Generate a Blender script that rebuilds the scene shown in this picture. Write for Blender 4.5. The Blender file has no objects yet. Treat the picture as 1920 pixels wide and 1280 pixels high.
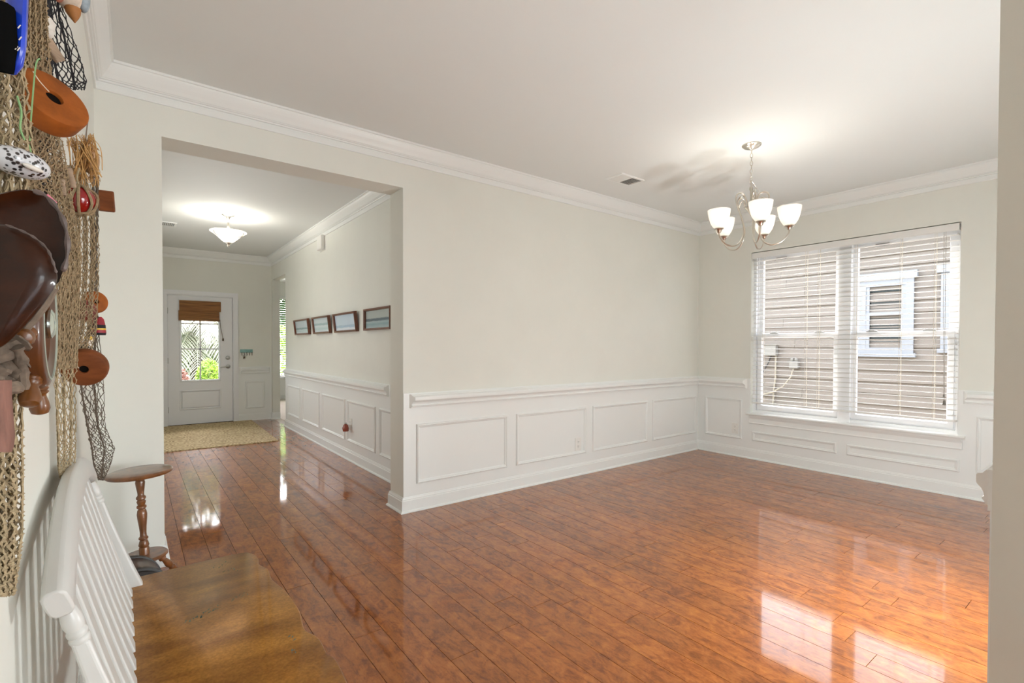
import bpy, bmesh, math, random
from mathutils import Vector, Matrix, Euler
random.seed(7)
PI = math.pi
S = bpy.context.scene
COL = S.collection

# ------------------------------------------------------------------ camera, sky, sun, exposure
CAM = Vector((-5.4723, -3.4106, 1.2462))
YAW, PITCH, ROLL, FPX, SHY = 0.6532, -0.0146, 0.0028, 926.9961, 22.6847
_fw = Vector((math.sin(YAW)*math.cos(PITCH), math.cos(YAW)*math.cos(PITCH), math.sin(PITCH)))
_rt = Vector((math.cos(YAW), -math.sin(YAW), 0.0))
_up = _rt.cross(_fw)
_r = _rt*math.cos(ROLL) + _up*math.sin(ROLL)
_u = -_rt*math.sin(ROLL) + _up*math.cos(ROLL)
cam = bpy.data.cameras.new('camera'); cam_o = bpy.data.objects.new('camera', cam); COL.objects.link(cam_o)
cam_o.matrix_world = Matrix(((_r.x, _u.x, -_fw.x, CAM.x), (_r.y, _u.y, -_fw.y, CAM.y), (_r.z, _u.z, -_fw.z, CAM.z), (0, 0, 0, 1)))
cam.sensor_width = 36; cam.lens = FPX/1920*36; cam.shift_y = SHY/1920; cam.clip_start = 0.03; cam.clip_end = 200
S.camera = cam_o

def at(px, py, Y):
    """point of the place seen at a photo pixel, at world depth y = Y"""
    v = _fw + _r*((px-960)/FPX) - _u*((py-640-SHY)/FPX)
    return CAM + v*((Y-CAM.y)/v.y)

w = bpy.data.worlds.new('world'); S.world = w; w.use_nodes = True
nt = w.node_tree; nt.nodes.clear()
sky = nt.nodes.new('ShaderNodeTexSky'); sky.sky_type = 'NISHITA'; sky.sun_disc = False
sky.sun_elevation = math.radians(48); sky.sun_rotation = math.radians(20); sky.air_density = 1.0; sky.dust_density = 3.0
hs = nt.nodes.new('ShaderNodeHueSaturation'); hs.inputs['Saturation'].default_value = 0.42
bg = nt.nodes.new('ShaderNodeBackground'); bg.inputs['Strength'].default_value = 1.3
wo = nt.nodes.new('ShaderNodeOutputWorld')
nt.links.new(sky.outputs[0], hs.inputs['Color']); nt.links.new(hs.outputs[0], bg.inputs[0]); nt.links.new(bg.outputs[0], wo.inputs[0])

def light(name, kind, loc, energy, color=(1, 1, 1), rot=None, size=None, size_y=None, radius=None):
    l = bpy.data.lights.new(name, kind); l.energy = energy; l.color = color
    if kind == 'AREA':
        l.shape = 'RECTANGLE'; l.size = size; l.size_y = size_y
    if radius is not None and kind in ('POINT', 'SPOT'): l.shadow_soft_size = radius
    o = bpy.data.objects.new(name, l); COL.objects.link(o); o.location = loc
    if rot: o.rotation_euler = rot
    return o

sun = light('sun', 'SUN', (0, -14, 14), 1.5, (1, .95, .86), rot=(math.radians(31), 0, 0))
sun.data.angle = math.radians(1.2)
# added fill lamp, unseen behind the camera, in the living room's back opening
light('fill_living_back', 'AREA', (-2.2, -7.9, 1.30), 70, (.90, .965, 1), rot=(math.radians(104), 0, 0), size=2.6, size_y=2.2)
light('fill_hall', 'AREA', (-5.46, 2.6, 1.35), 11.5, (.97, .98, 1), rot=(0, math.radians(-90), 0), size=2.0, size_y=3.2)  # added fill lamp, out of view before the solid left hall wall
# added unseen fill lamps behind the near wall, standing in for a flash
for lx_, ly_, lr_, le_ in ((-3.1, -3.08, .03, 30), (-2.4, -3.03, .07, 36)):
    light('dining_flash_fill', 'POINT', (lx_, ly_, .80), le_, (.93, .98, 1), radius=lr_)
vs = S.view_settings
S.display_settings.display_device = 'sRGB'
vs.view_transform = 'Standard'; vs.look = 'None'; vs.gamma = 1.0; vs.use_curve_mapping = False
vs.exposure = 0.82
S.cycles.max_bounces = 10; S.cycles.diffuse_bounces = 6; S.cycles.transparent_max_bounces = 24
S.cycles.sample_clamp_indirect = 6.0
S.cycles.use_denoising = True
try: S.cycles.denoiser = 'OPENIMAGEDENOISE'
except Exception: pass

# ------------------------------------------------------------------ materials
def lin(c):
    return tuple((v/255/12.92 if v/255 <= .04045 else ((v/255+.055)/1.055)**2.4) for v in c)
class N:
    def __init__(s, m):
        s.t = m.node_tree; s.t.nodes.clear()
    def n(s, t, **k):
        o = s.t.nodes.new(t)
        for a, b in k.items(): setattr(o, a, b)
        return o
    def l(s, a, b): s.t.links.new(a, b)
MATS = {}
def mat(name, col, rough=.5, metal=0, coat=0, coat_rough=.05, spec=None, emit=None, es=0, noise=0, nscale=20, nstretch=(1, 1, 1), bump=0, bscale=80, sheen=0, trans=0, ior=None, vary=0, coat_ior=None, dark=None):
    if name in MATS: return MATS[name]
    m = bpy.data.materials.new(name); m.use_nodes = True; g = N(m)
    o = g.n('ShaderNodeOutputMaterial'); p = g.n('ShaderNodeBsdfPrincipled'); g.l(p.outputs[0], o.inputs[0])
    p.inputs['Base Color'].default_value = (*col, 1); p.inputs['Roughness'].default_value = rough; p.inputs['Metallic'].default_value = metal
    p.inputs['Coat Weight'].default_value = coat; p.inputs['Coat Roughness'].default_value = coat_rough
    if coat_ior: p.inputs['Coat IOR'].default_value = coat_ior
    if spec is not None: p.inputs['Specular IOR Level'].default_value = spec
    if trans: p.inputs['Transmission Weight'].default_value = trans
    if ior: p.inputs['IOR'].default_value = ior
    if emit: p.inputs['Emission Color'].default_value = (*emit, 1); p.inputs['Emission Strength'].default_value = es
    if sheen: p.inputs['Sheen Weight'].default_value = sheen
    if noise or bump or vary:
        tc = g.n('ShaderNodeTexCoord'); mp = g.n('ShaderNodeMapping'); g.l(tc.outputs['Object'], mp.inputs['Vector'])
        mp.inputs['Scale'].default_value = nstretch
    if noise or vary:
        oi = g.n('ShaderNodeObjectInfo'); va = g.n('ShaderNodeVectorMath', operation='SCALE'); va.inputs['Scale'].default_value = 31
        cx = g.n('ShaderNodeCombineXYZ'); g.l(oi.outputs['Random'], cx.inputs[0]); g.l(oi.outputs['Random'], cx.inputs[1]); g.l(cx.outputs[0], va.inputs[0])
        ad = g.n('ShaderNodeVectorMath', operation='ADD'); g.l(mp.outputs[0], ad.inputs[0]); g.l(va.outputs[0], ad.inputs[1])
        nz = g.n('ShaderNodeTexNoise'); nz.inputs['Scale'].default_value = nscale; nz.inputs['Detail'].default_value = 6; nz.inputs['Roughness'].default_value = .62
        g.l(ad.outputs[0], nz.inputs['Vector'])
        rp = g.n('ShaderNodeValToRGB'); g.l(nz.outputs[0], rp.inputs[0])
        d = dark if dark else tuple(c*(1-noise) for c in col)
        rp.color_ramp.elements[0].position = .3; rp.color_ramp.elements[0].color = (*d, 1)
        rp.color_ramp.elements[1].position = .7; rp.color_ramp.elements[1].color = (*tuple(min(1, c*(1+noise*.6)) for c in col), 1)
        out = rp.outputs[0]
        if vary:
            h = g.n('ShaderNodeHueSaturation'); mr = g.n('ShaderNodeMapRange'); g.l(oi.outputs['Random'], mr.inputs[0])
            mr.inputs[3].default_value = 1-vary; mr.inputs[4].default_value = 1+vary; g.l(mr.outputs[0], h.inputs['Value']); g.l(out, h.inputs['Color']); out = h.outputs[0]
        g.l(out, p.inputs['Base Color'])
    if bump:
        b = g.n('ShaderNodeBump'); b.inputs['Strength'].default_value = bump; b.inputs['Distance'].default_value = .004
        n2 = g.n('ShaderNodeTexNoise'); n2.inputs['Scale'].default_value = bscale; n2.inputs['Detail'].default_value = 4; g.l(mp.outputs[0], n2.inputs['Vector'])
        g.l(n2.outputs[0], b.inputs['Height']); g.l(b.outputs[0], p.inputs['Normal'])
    MATS[name] = m; return m

PAINT = mat('greige_paint', (.757, .760, .700), .75, noise=.02, nscale=3, bump=.06, bscale=260)
CEIL = mat('ceiling_paint', (.765, .788, .772), .85, bump=.05, bscale=300)
TRIM = mat('white_trim', (.81, .825, .805), .38)
WHITE = mat('white_vinyl', (.86, .865, .87), .35)
BLIND = mat('white_slat', (.80, .79, .76), .4)
DOORM = mat('door_white', (.80, .805, .82), .42)
PLASTIC = mat('ivory_plastic', (.80, .79, .75), .35)
DARK = mat('dark_gap', (.010, .008, .007), .95, spec=0)
NICKEL = mat('brushed_nickel', (.62, .585, .52), .28, metal=1)
STEEL = mat('satin_steel', (.5, .5, .49), .32, metal=1)
CARPET = mat('pale_carpet', (.66, .58, .52), .95, noise=.15, nscale=90, bump=.4, bscale=300)
CONC = mat('porch_concrete', (.5, .48, .45), .9, noise=.12, nscale=8)
SOIL = mat('lawn', (.10, .16, .045), .95, noise=.4, nscale=6)
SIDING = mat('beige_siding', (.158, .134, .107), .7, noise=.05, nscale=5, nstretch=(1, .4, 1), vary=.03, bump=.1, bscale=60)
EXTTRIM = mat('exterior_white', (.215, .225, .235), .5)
DGLASS = mat('dark_window_glass', (.02, .028, .03), .06)
DBLIND = mat('neighbor_blind', (.032, .045, .045), .5)
GREYBOX = mat('utility_grey', (.19, .18, .155), .5)
BLACKC = mat('black_cable', (.03, .03, .03), .5)
CREAMC = mat('cream_cable', (.27, .24, .18), .5)
MAPLE = mat('stand_wood', (.20, .074, .022), .32, coat=.6, coat_rough=.12, noise=.45, nscale=9, nstretch=(3, 3, .6), coat_ior=1.45)
KEG = mat('keg_wood', (.075, .032, .014), .4, coat=.4, noise=.4, nscale=12, nstretch=(5, 1, 5))
KEGBAND = mat('keg_band', (.014, .010, .008), .5)
BENCHW = mat('bench_white', (.63, .625, .60), .33, noise=.025, nscale=8)
DARKWOOD = mat('carving_wood', (.034, .0085, .0022), .34, coat=.25, coat_rough=.10, noise=.85, nscale=9, nstretch=(1, 1, 1.6), bump=.3, bscale=25, spec=.22, dark=(.003, .0018, .001))
ORANGEW = mat('float_wood', (.29, .078, .011), .6, spec=.2, noise=.38, nscale=22, bump=.1, bscale=60)
REDDISHW = mat('float_wood_red', (.19, .055, .015), .55, spec=.2, noise=.45, nscale=9, nstretch=(1, 1, 4), bump=.1, bscale=40)
WHEELW = mat('wheel_wood', (.10, .032, .009), .34, coat=.4, noise=.4, nscale=10, nstretch=(3, 3, 1))
HANDLEW = mat('handle_wood', (.17, .058, .011), .36, coat=.3, noise=.3, nscale=14, nstretch=(4, 4, 1))
TAN = mat('tan_cord', (.32, .235, .135), .95, noise=.35, nscale=120)
TAN2 = mat('pale_tan_cord', (.40, .315, .19), .95, noise=.3, nscale=120)
BROWNC = mat('brown_cord', (.13, .098, .07), .95, noise=.4, nscale=120)
BLKC = mat('black_cord', (.014, .014, .017), .9)
GREENC = mat('green_cord', (.25, .45, .2), .8)
STRING = mat('white_string', (.72, .66, .54), .9)
RAFFIA = mat('raffia', (.60, .34, .12), .85, noise=.3, nscale=60, vary=.2)
DRIFT = mat('driftwood', (.36, .26, .18), .9, noise=.4, nscale=14, nstretch=(1, 1, 5), bump=.4, bscale=40)
GREYDRIFT = mat('grey_driftwood', (.20, .15, .11), .85, noise=.7, nscale=24, bump=.6, bscale=40)
PINKBARK = mat('pink_bark', (.25, .12, .09), .75, noise=.45, nscale=18, nstretch=(2, 2, .5), bump=.4, bscale=30)
BLUEP = mat('blue_paint', (.008, .055, .62), .3, coat=.5, noise=.25, nscale=18, bump=.1, bscale=30)
SHELLSP = mat('shell_white', (.72, .68, .62), .35)
SHELLTAN = mat('shell_tan', (.52, .33, .2), .5, noise=.35, nscale=25)
REDG = mat('red_glass', (.27, .003, .005), .08, coat=1, coat_rough=.03)
BUOYRED = mat('buoy_red', (.35, .02, .035), .45, noise=.3, nscale=30)
YELLOW = mat('yellow_paint', (.75, .48, .06), .5)
BEAK = mat('beak_orange', (.42, .17, .04), .6, noise=.3, nscale=30)
BIRDB = mat('bird_grey_blue', (.30, .36, .40), .7, noise=.4, nscale=40)
BIRDC = mat('bird_cream', (.62, .52, .42), .75, noise=.3, nscale=50)
BIRDR = mat('bird_russet', (.42, .16, .10), .7, noise=.3, nscale=40)
MIRROR = mat('mirror_glass', (.75, .85, .8), .04, metal=1)
PINKP = mat('pink_paint', (.75, .2, .3), .6)
FRAMEW = mat('picture_frame_wood', (.16, .052, .022), .35, coat=.3, noise=.35, nscale=20, nstretch=(3, 1, 3))
PALMG = mat('palm_leaf', (.20, .34, .10), .5, noise=.4, nscale=6, vary=.3)
PALMW = mat('palm_pale_leaf', (.42, .41, .30), .5, noise=.25, nscale=6, vary=.2)
LEAFY = mat('yellow_green_leaf', (.27, .42, .03), .5, noise=.45, nscale=9)
LEAFP = mat('pink_leaf', (.32, .13, .10), .5, noise=.45, nscale=14)
LEAFG = mat('green_leaf', (.055, .12, .022), .5, noise=.5, nscale=6)
STEM = mat('brown_stem', (.10, .065, .04), .9, noise=.3, nscale=20)
TEALP = mat('teal_paint', (.24, .44, .42), .6, noise=.3, nscale=20)

def glass_mat():
    m = bpy.data.materials.new('window_glass'); m.use_nodes = True; g = N(m)
    o = g.n('ShaderNodeOutputMaterial'); mx = g.n('ShaderNodeMixShader'); t = g.n('ShaderNodeBsdfTransparent'); gl = g.n('ShaderNodeBsdfGlossy')
    gl.inputs['Roughness'].default_value = .02; t.inputs[0].default_value = (.98, .98, .98, 1)
    lw = g.n('ShaderNodeLayerWeight'); lw.inputs[0].default_value = .25
    mu = g.n('ShaderNodeMath', operation='MULTIPLY'); mu.inputs[1].default_value = .35
    g.l(lw.outputs['Fresnel'], mu.inputs[0]); g.l(mu.outputs[0], mx.inputs[0]); g.l(t.outputs[0], mx.inputs[1]); g.l(gl.outputs[0], mx.inputs[2]); g.l(mx.outputs[0], o.inputs[0])
    return m
GLASS = glass_mat()

def floor_mat():
    m = bpy.data.materials.new('cherry_plank'); m.use_nodes = True; g = N(m)
    o = g.n('ShaderNodeOutputMaterial'); p = g.n('ShaderNodeBsdfPrincipled'); g.l(p.outputs[0], o.inputs[0])
    tc = g.n('ShaderNodeTexCoord'); oi = g.n('ShaderNodeObjectInfo')
    mu = g.n('ShaderNodeMath', operation='MULTIPLY'); mu.inputs[1].default_value = 57; g.l(oi.outputs['Random'], mu.inputs[0])
    cx = g.n('ShaderNodeCombineXYZ'); [g.l(mu.outputs[0], cx.inputs[i]) for i in range(3)]
    ad = g.n('ShaderNodeVectorMath', operation='ADD'); g.l(tc.outputs['Object'], ad.inputs[0]); g.l(cx.outputs[0], ad.inputs[1])
    def noise(scale, st, det=6, dist=0):
        mp = g.n('ShaderNodeMapping'); mp.inputs['Scale'].default_value = st; g.l(ad.outputs[0], mp.inputs[0])
        z = g.n('ShaderNodeTexNoise'); z.inputs['Scale'].default_value = scale; z.inputs['Detail'].default_value = det; z.inputs['Roughness'].default_value = .65; z.inputs['Distortion'].default_value = dist
        g.l(mp.outputs[0], z.inputs['Vector']); return z.outputs[0]
    a = noise(6, (4.5, 1.0, 1), 9, .9)          # grain along the board
    b = noise(11, (1.5, 1, 1), 7, 1.2)        # blotchy figure
    c = noise(60, (2.5, 1, 1), 5)              # fine pores
    m1 = g.n('ShaderNodeMix', data_type='FLOAT'); m1.inputs[0].default_value = .55; g.l(a, m1.inputs[2]); g.l(b, m1.inputs[3])
    m2 = g.n('ShaderNodeMix', data_type='FLOAT'); m2.inputs[0].default_value = .18; g.l(m1.outputs[0], m2.inputs[2]); g.l(c, m2.inputs[3])
    rp = g.n('ShaderNodeValToRGB'); g.l(m2.outputs[0], rp.inputs[0]); e = rp.color_ramp.elements
    e[0].position = .28; e[0].color = (.052, .0125, .0026, 1); e[1].position = .74; e[1].color = (.54, .195, .034, 1)
    q = e.new(.42); q.color = (.185, .046, .007, 1); q = e.new(.53); q.color = (.33, .100, .0155, 1)
    h = g.n('ShaderNodeHueSaturation'); mr = g.n('ShaderNodeMapRange'); g.l(oi.outputs['Random'], mr.inputs[0]); mr.inputs[3].default_value = .86; mr.inputs[4].default_value = 1.14
    g.l(mr.outputs[0], h.inputs['Value']); g.l(rp.outputs[0], h.inputs['Color']); g.l(h.outputs[0], p.inputs['Base Color'])
    p.inputs['Roughness'].default_value = .4; p.inputs['Specular IOR Level'].default_value = .08; p.inputs['Coat Weight'].default_value = 1; p.inputs['Coat Roughness'].default_value = .055; p.inputs['Coat IOR'].default_value = 1.5
    bp = g.n('ShaderNodeBump'); bp.inputs['Strength'].default_value = .05; bp.inputs['Distance'].default_value = .002; g.l(noise(3, (2, .6, 1), 2), bp.inputs['Height'])
    g.l(bp.outputs[0], p.inputs['Normal']); g.l(bp.outputs[0], p.inputs['Coat Normal'])
    return m
PLANK = floor_mat()

def bench_seat_mat():
    m = bpy.data.materials.new('bronzed_seat'); m.use_nodes = True; g = N(m)
    o = g.n('ShaderNodeOutputMaterial'); p = g.n('ShaderNodeBsdfPrincipled'); g.l(p.outputs[0], o.inputs[0])
    tc = g.n('ShaderNodeTexCoord')
    z = g.n('ShaderNodeTexNoise'); z.inputs['Scale'].default_value = 5; z.inputs['Detail'].default_value = 7; z.inputs['Distortion'].default_value = .5
    mp = g.n('ShaderNodeMapping'); mp.inputs['Scale'].default_value = (.8, 2.2, 1); g.l(tc.outputs['Object'], mp.inputs[0]); g.l(mp.outputs[0], z.inputs['Vector'])
    rp = g.n('ShaderNodeValToRGB'); g.l(z.outputs[0], rp.inputs[0]); e = rp.color_ramp.elements
    e[0].position = .32; e[0].color = (.24, .095, .018, 1); e[1].position = .74; e[1].color = (.54, .255, .05, 1)
    z2 = g.n('ShaderNodeTexNoise'); z2.inputs['Scale'].default_value = 140; z2.inputs['Detail'].default_value = 3; g.l(tc.outputs['Object'], z2.inputs['Vector'])
    mx = g.n('ShaderNodeMix', data_type='RGBA'); mx.blend_type = 'OVERLAY'; mx.inputs[0].default_value = .5; g.l(rp.outputs[0], mx.inputs[6]); g.l(z2.outputs[0], mx.inputs[7])
    g.l(mx.outputs[2], p.inputs['Base Color'])
    p.inputs['Metallic'].default_value = .7; p.inputs['Specular IOR Level'].default_value = .2; p.inputs['Roughness'].default_value = .31; p.inputs['Coat Weight'].default_value = .12; p.inputs['Coat Roughness'].default_value = .2
    b = g.n('ShaderNodeBump'); b.inputs['Strength'].default_value = .12; b.inputs['Distance'].default_value = .002; g.l(z2.outputs[0], b.inputs['Height']); g.l(b.outputs[0], p.inputs['Normal'])
    return m
SEATM = bench_seat_mat()

def spotted_mat():
    m = bpy.data.materials.new('spotted_shell'); m.use_nodes = True; g = N(m)
    o = g.n('ShaderNodeOutputMaterial'); p = g.n('ShaderNodeBsdfPrincipled'); g.l(p.outputs[0], o.inputs[0]); p.inputs['Roughness'].default_value = .25; p.inputs['Coat Weight'].default_value = .6
    tc = g.n('ShaderNodeTexCoord'); v = g.n('ShaderNodeTexVoronoi'); v.inputs['Scale'].default_value = 165; g.l(tc.outputs['Object'], v.inputs['Vector'])
    rp = g.n('ShaderNodeValToRGB'); g.l(v.outputs['Distance'], rp.inputs[0]); e = rp.color_ramp.elements
    e[0].position = .34; e[0].color = (.03, .025, .025, 1); e[1].position = .46; e[1].color = (.62, .63, .66, 1); g.l(rp.outputs[0], p.inputs['Base Color'])
    return m
SPOT = spotted_mat()

def rug_mat():
    m = bpy.data.materials.new('woven_rug'); m.use_nodes = True; g = N(m)
    o = g.n('ShaderNodeOutputMaterial'); p = g.n('ShaderNodeBsdfPrincipled'); g.l(p.outputs[0], o.inputs[0]); p.inputs['Roughness'].default_value = .95
    tc = g.n('ShaderNodeTexCoord')
    v = g.n('ShaderNodeTexVoronoi'); v.inputs['Scale'].default_value = 4.6; v.inputs['Randomness'].default_value = .35; g.l(tc.outputs['Object'], v.inputs['Vector'])
    wv = g.n('ShaderNodeMath', operation='MULTIPLY'); wv.inputs[1].default_value = 40; g.l(v.outputs['Distance'], wv.inputs[0])
    sn = g.n('ShaderNodeMath', operation='SINE'); g.l(wv.outputs[0], sn.inputs[0])
    z = g.n('ShaderNodeTexNoise'); z.inputs['Scale'].default_value = 26; z.inputs['Detail'].default_value = 5; g.l(tc.outputs['Object'], z.inputs['Vector'])
    ad = g.n('ShaderNodeMath', operation='MULTIPLY_ADD'); g.l(sn.outputs[0], ad.inputs[0]); ad.inputs[1].default_value = .16; g.l(z.outputs[0], ad.inputs[2])
    rp = g.n('ShaderNodeValToRGB'); g.l(ad.outputs[0], rp.inputs[0]); e = rp.color_ramp.elements
    e[0].position = .30; e[0].color = (.27, .18, .085, 1); e[1].position = .60; e[1].color = (.56, .44, .25, 1); g.l(rp.outputs[0], p.inputs['Base Color'])
    b = g.n('ShaderNodeBump'); b.inputs['Strength'].default_value = .4; b.inputs['Distance'].default_value = .003; g.l(z.outputs[0], b.inputs['Height']); g.l(b.outputs[0], p.inputs['Normal'])
    return m
RUG = rug_mat()

def reed_mat():
    m = bpy.data.materials.new('woven_reed'); m.use_nodes = True; g = N(m)
    o = g.n('ShaderNodeOutputMaterial'); p = g.n('ShaderNodeBsdfPrincipled'); g.l(p.outputs[0], o.inputs[0]); p.inputs['Roughness'].default_value = .7
    tc = g.n('ShaderNodeTexCoord'); mp = g.n('ShaderNodeMapping'); mp.inputs['Scale'].default_value = (3, 3, 160); g.l(tc.outputs['Object'], mp.inputs[0])
    z = g.n('ShaderNodeTexNoise'); z.inputs['Scale'].default_value = 1; z.inputs['Detail'].default_value = 3; g.l(mp.outputs[0], z.inputs['Vector'])
    rp = g.n('ShaderNodeValToRGB'); g.l(z.outputs[0], rp.inputs[0]); e = rp.color_ramp.elements
    e[0].position = .35; e[0].color = (.13, .05, .012, 1); e[1].position = .65; e[1].color = (.36, .16, .045, 1); g.l(rp.outputs[0], p.inputs['Base Color'])
    b = g.n('ShaderNodeBump'); b.inputs['Strength'].default_value = .6; b.inputs['Distance'].default_value = .004; g.l(z.outputs[0], b.inputs['Height']); g.l(b.outputs[0], p.inputs['Normal'])
    return m
REED = reed_mat()

def sea_mat(name, horizon, sky, sea, dark, pale):
    """a plain seascape print: pale sky, a band at the horizon, streaked water (object z runs 0..1 up the print)"""
    m = bpy.data.materials.new(name); m.use_nodes = True; g = N(m)
    o = g.n('ShaderNodeOutputMaterial'); p = g.n('ShaderNodeBsdfPrincipled'); g.l(p.outputs[0], o.inputs[0]); p.inputs['Roughness'].default_value = .3; p.inputs['Coat Weight'].default_value = .3
    tc = g.n('ShaderNodeTexCoord'); sp = g.n('ShaderNodeSeparateXYZ'); g.l(tc.outputs['Generated'], sp.inputs[0])
    mp = g.n('ShaderNodeMapping'); mp.inputs['Scale'].default_value = (4, 4, 16); g.l(tc.outputs['Generated'], mp.inputs[0])
    z = g.n('ShaderNodeTexNoise'); z.inputs['Scale'].default_value = 1.6; z.inputs['Detail'].default_value = 6; g.l(mp.outputs[0], z.inputs['Vector'])
    ad = g.n('ShaderNodeMath', operation='MULTIPLY_ADD'); g.l(z.outputs[0], ad.inputs[0]); ad.inputs[1].default_value = .16; g.l(sp.outputs[2], ad.inputs[2])
    rp = g.n('ShaderNodeValToRGB'); g.l(ad.outputs[0], rp.inputs[0]); e = rp.color_ramp.elements
    h = horizon+.08
    e[0].position = .1; e[0].color = (*pale, 1); e[1].position = 1; e[1].color = (*sky, 1)
    for pos, c in ((.3, sea), (h-.16, pale), (h-.10, dark), (h, dark), (h+.05, sky)):
        q = e.new(pos); q.color = (*c, 1)
    g.l(rp.outputs[0], p.inputs['Base Color']); return m

# ------------------------------------------------------------------ mesh building
class M:
    def __init__(s): s.v = []; s.f = []
    def add(s, v, f):
        n = len(s.v); s.v += [tuple(p) for p in v]; s.f += [tuple(i+n for i in q) for q in f]; return s
    def box(s, x0, y0, z0, x1, y1, z1):
        x0, x1 = min(x0, x1), max(x0, x1); y0, y1 = min(y0, y1), max(y0, y1); z0, z1 = min(z0, z1), max(z0, z1)
        v = [(x0, y0, z0), (x1, y0, z0), (x1, y1, z0), (x0, y1, z0), (x0, y0, z1), (x1, y0, z1), (x1, y1, z1), (x0, y1, z1)]
        return s.add(v, [(3, 2, 1, 0), (4, 5, 6, 7), (0, 1, 5, 4), (1, 2, 6, 5), (2, 3, 7, 6), (3, 0, 4, 7)])
    def obox(s, c, ax, ay, az):
        """box from centre and three half-axis vectors"""
        c, ax, ay, az = map(Vector, (c, ax, ay, az))
        v = [c+ax*i+ay*j+az*k for k in (-1, 1) for j in (-1, 1) for i in (-1, 1)]
        return s.add(v, [(2, 3, 1, 0), (4, 5, 7, 6), (0, 1, 5, 4), (1, 3, 7, 5), (3, 2, 6, 7), (2, 0, 4, 6)])
    def ring(s, rings, closed_u=True, cap0=True, cap1=True, closed_v=False):
        n = len(rings[0]); v = [p for r in rings for p in r]; f = []
        L = len(rings)
        for k in range(L if closed_v else L-1):
            a = k*n; b = ((k+1) % L)*n
            for i in range(n if closed_u else n-1):
                j = (i+1) % n; f.append((a+i, a+j, b+j, b+i))
        if cap0 and not closed_v: f.append(tuple(range(n-1, -1, -1)))
        if cap1 and not closed_v: f.append(tuple((L-1)*n+i for i in range(n)))
        return s.add(v, f)
    def tube(s, pts, r, n=8, closed=False, flat=None, caps=True):
        pts = [Vector(p) for p in pts]; L = len(pts); rs = r if isinstance(r, (list, tuple)) else [r]*L
        T = []
        for i in range(L):
            if closed: t = pts[(i+1) % L]-pts[i-1]
            else: t = pts[min(i+1, L-1)]-pts[max(i-1, 0)]
            T.append(t.normalized() if t.length > 1e-9 else Vector((0, 0, 1)))
        up = Vector((0, 0, 1)) if abs(T[0].z) < .9 else Vector((1, 0, 0))
        nrm = T[0].cross(up).normalized(); R = []
        for i in range(L):
            nrm = (nrm - T[i]*nrm.dot(T[i]))
            nrm = nrm.normalized() if nrm.length > 1e-6 else T[i].orthogonal().normalized()
            bi = T[i].cross(nrm)
            k = flat or 1
            R.append([pts[i]+nrm*math.cos(2*PI*j/n)*rs[i]+bi*math.sin(2*PI*j/n)*rs[i]*k for j in range(n)])
        return s.ring(R, True, caps, caps, closed)
    def lathe(s, prof, c=(0, 0, 0), axis=(0, 0, 1), n=24, cap0=True, cap1=True):
        c = Vector(c); a = Vector(axis).normalized(); x = a.orthogonal().normalized(); y = a.cross(x)
        R = [[c+a*z+(x*math.cos(2*PI*j/n)+y*math.sin(2*PI*j/n))*max(r, 1e-4) for j in range(n)] for r, z in prof]
        return s.ring(R, True, cap0, cap1)
    def sphere(s, c, r, n=16, m=10, sx=(1, 0, 0), sy=(0, 1, 0), sz=(0, 0, 1), rr=(1, 1, 1)):
        c = Vector(c); X, Y, Z = Vector(sx)*r*rr[0], Vector(sy)*r*rr[1], Vector(sz)*r*rr[2]
        R = []
        for k in range(m+1):
            t = PI*k/m; q = max(math.sin(t), .004)
            R.append([c+(X*math.cos(2*PI*j/n)+Y*math.sin(2*PI*j/n))*q-Z*math.cos(t) for j in range(n)])
        return s.ring(R)
    def mould(s, prof, p0, p1, nrm, m0=0, m1=0):
        """straight moulding: prof = (distance from wall, height); m0/m1 mitre (+1 runs out with distance)"""
        p0, p1, nrm = Vector(p0), Vector(p1), Vector(nrm); d = (p1-p0).normalized()
        a = [p0+nrm*q+Vector((0, 0, h))-d*q*m0 for q, h in prof]; b = [p1+nrm*q+Vector((0, 0, h))+d*q*m1 for q, h in prof]
        n = len(prof)
        f = [(i, (i+1) % n, n+(i+1) % n, n+i) for i in range(n)]+[tuple(range(n-1, -1, -1)), tuple(range(n, 2*n))]
        return s.add(a+b, f)
    def frame(s, o, ux, uz, nrm, w, h, prof):
        """mitred rectangular frame moulding; prof = (inset, height off wall)"""
        o, ux, uz, nrm = map(Vector, (o, ux, uz, nrm))
        R = []
        for q, d in prof:
            R.append([o+ux*q+uz*q+nrm*d, o+ux*(w-q)+uz*q+nrm*d, o+ux*(w-q)+uz*(h-q)+nrm*d, o+ux*q+uz*(h-q)+nrm*d])
        n = len(prof)
        v = [p for r in R for p in r]; f = []
        for k in range(n):
            a = k*4; b = ((k+1) % n)*4
            for i in range(4):
                j = (i+1) % 4; f.append((a+i, a+j, b+j, b+i))
        return s.add(v, f)
    def strip(s, pts, side, wid):
        """flat ribbon (two sided leaf) along pts"""
        pts = [Vector(p) for p in pts]; side = Vector(side); n = len(pts); v = []
        for p, q in zip(pts, wid): v += [p-side*q, p+side*q]
        return s.add(v, [(2*i, 2*i+1, 2*i+3, 2*i+2) for i in range(n-1)])

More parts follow.
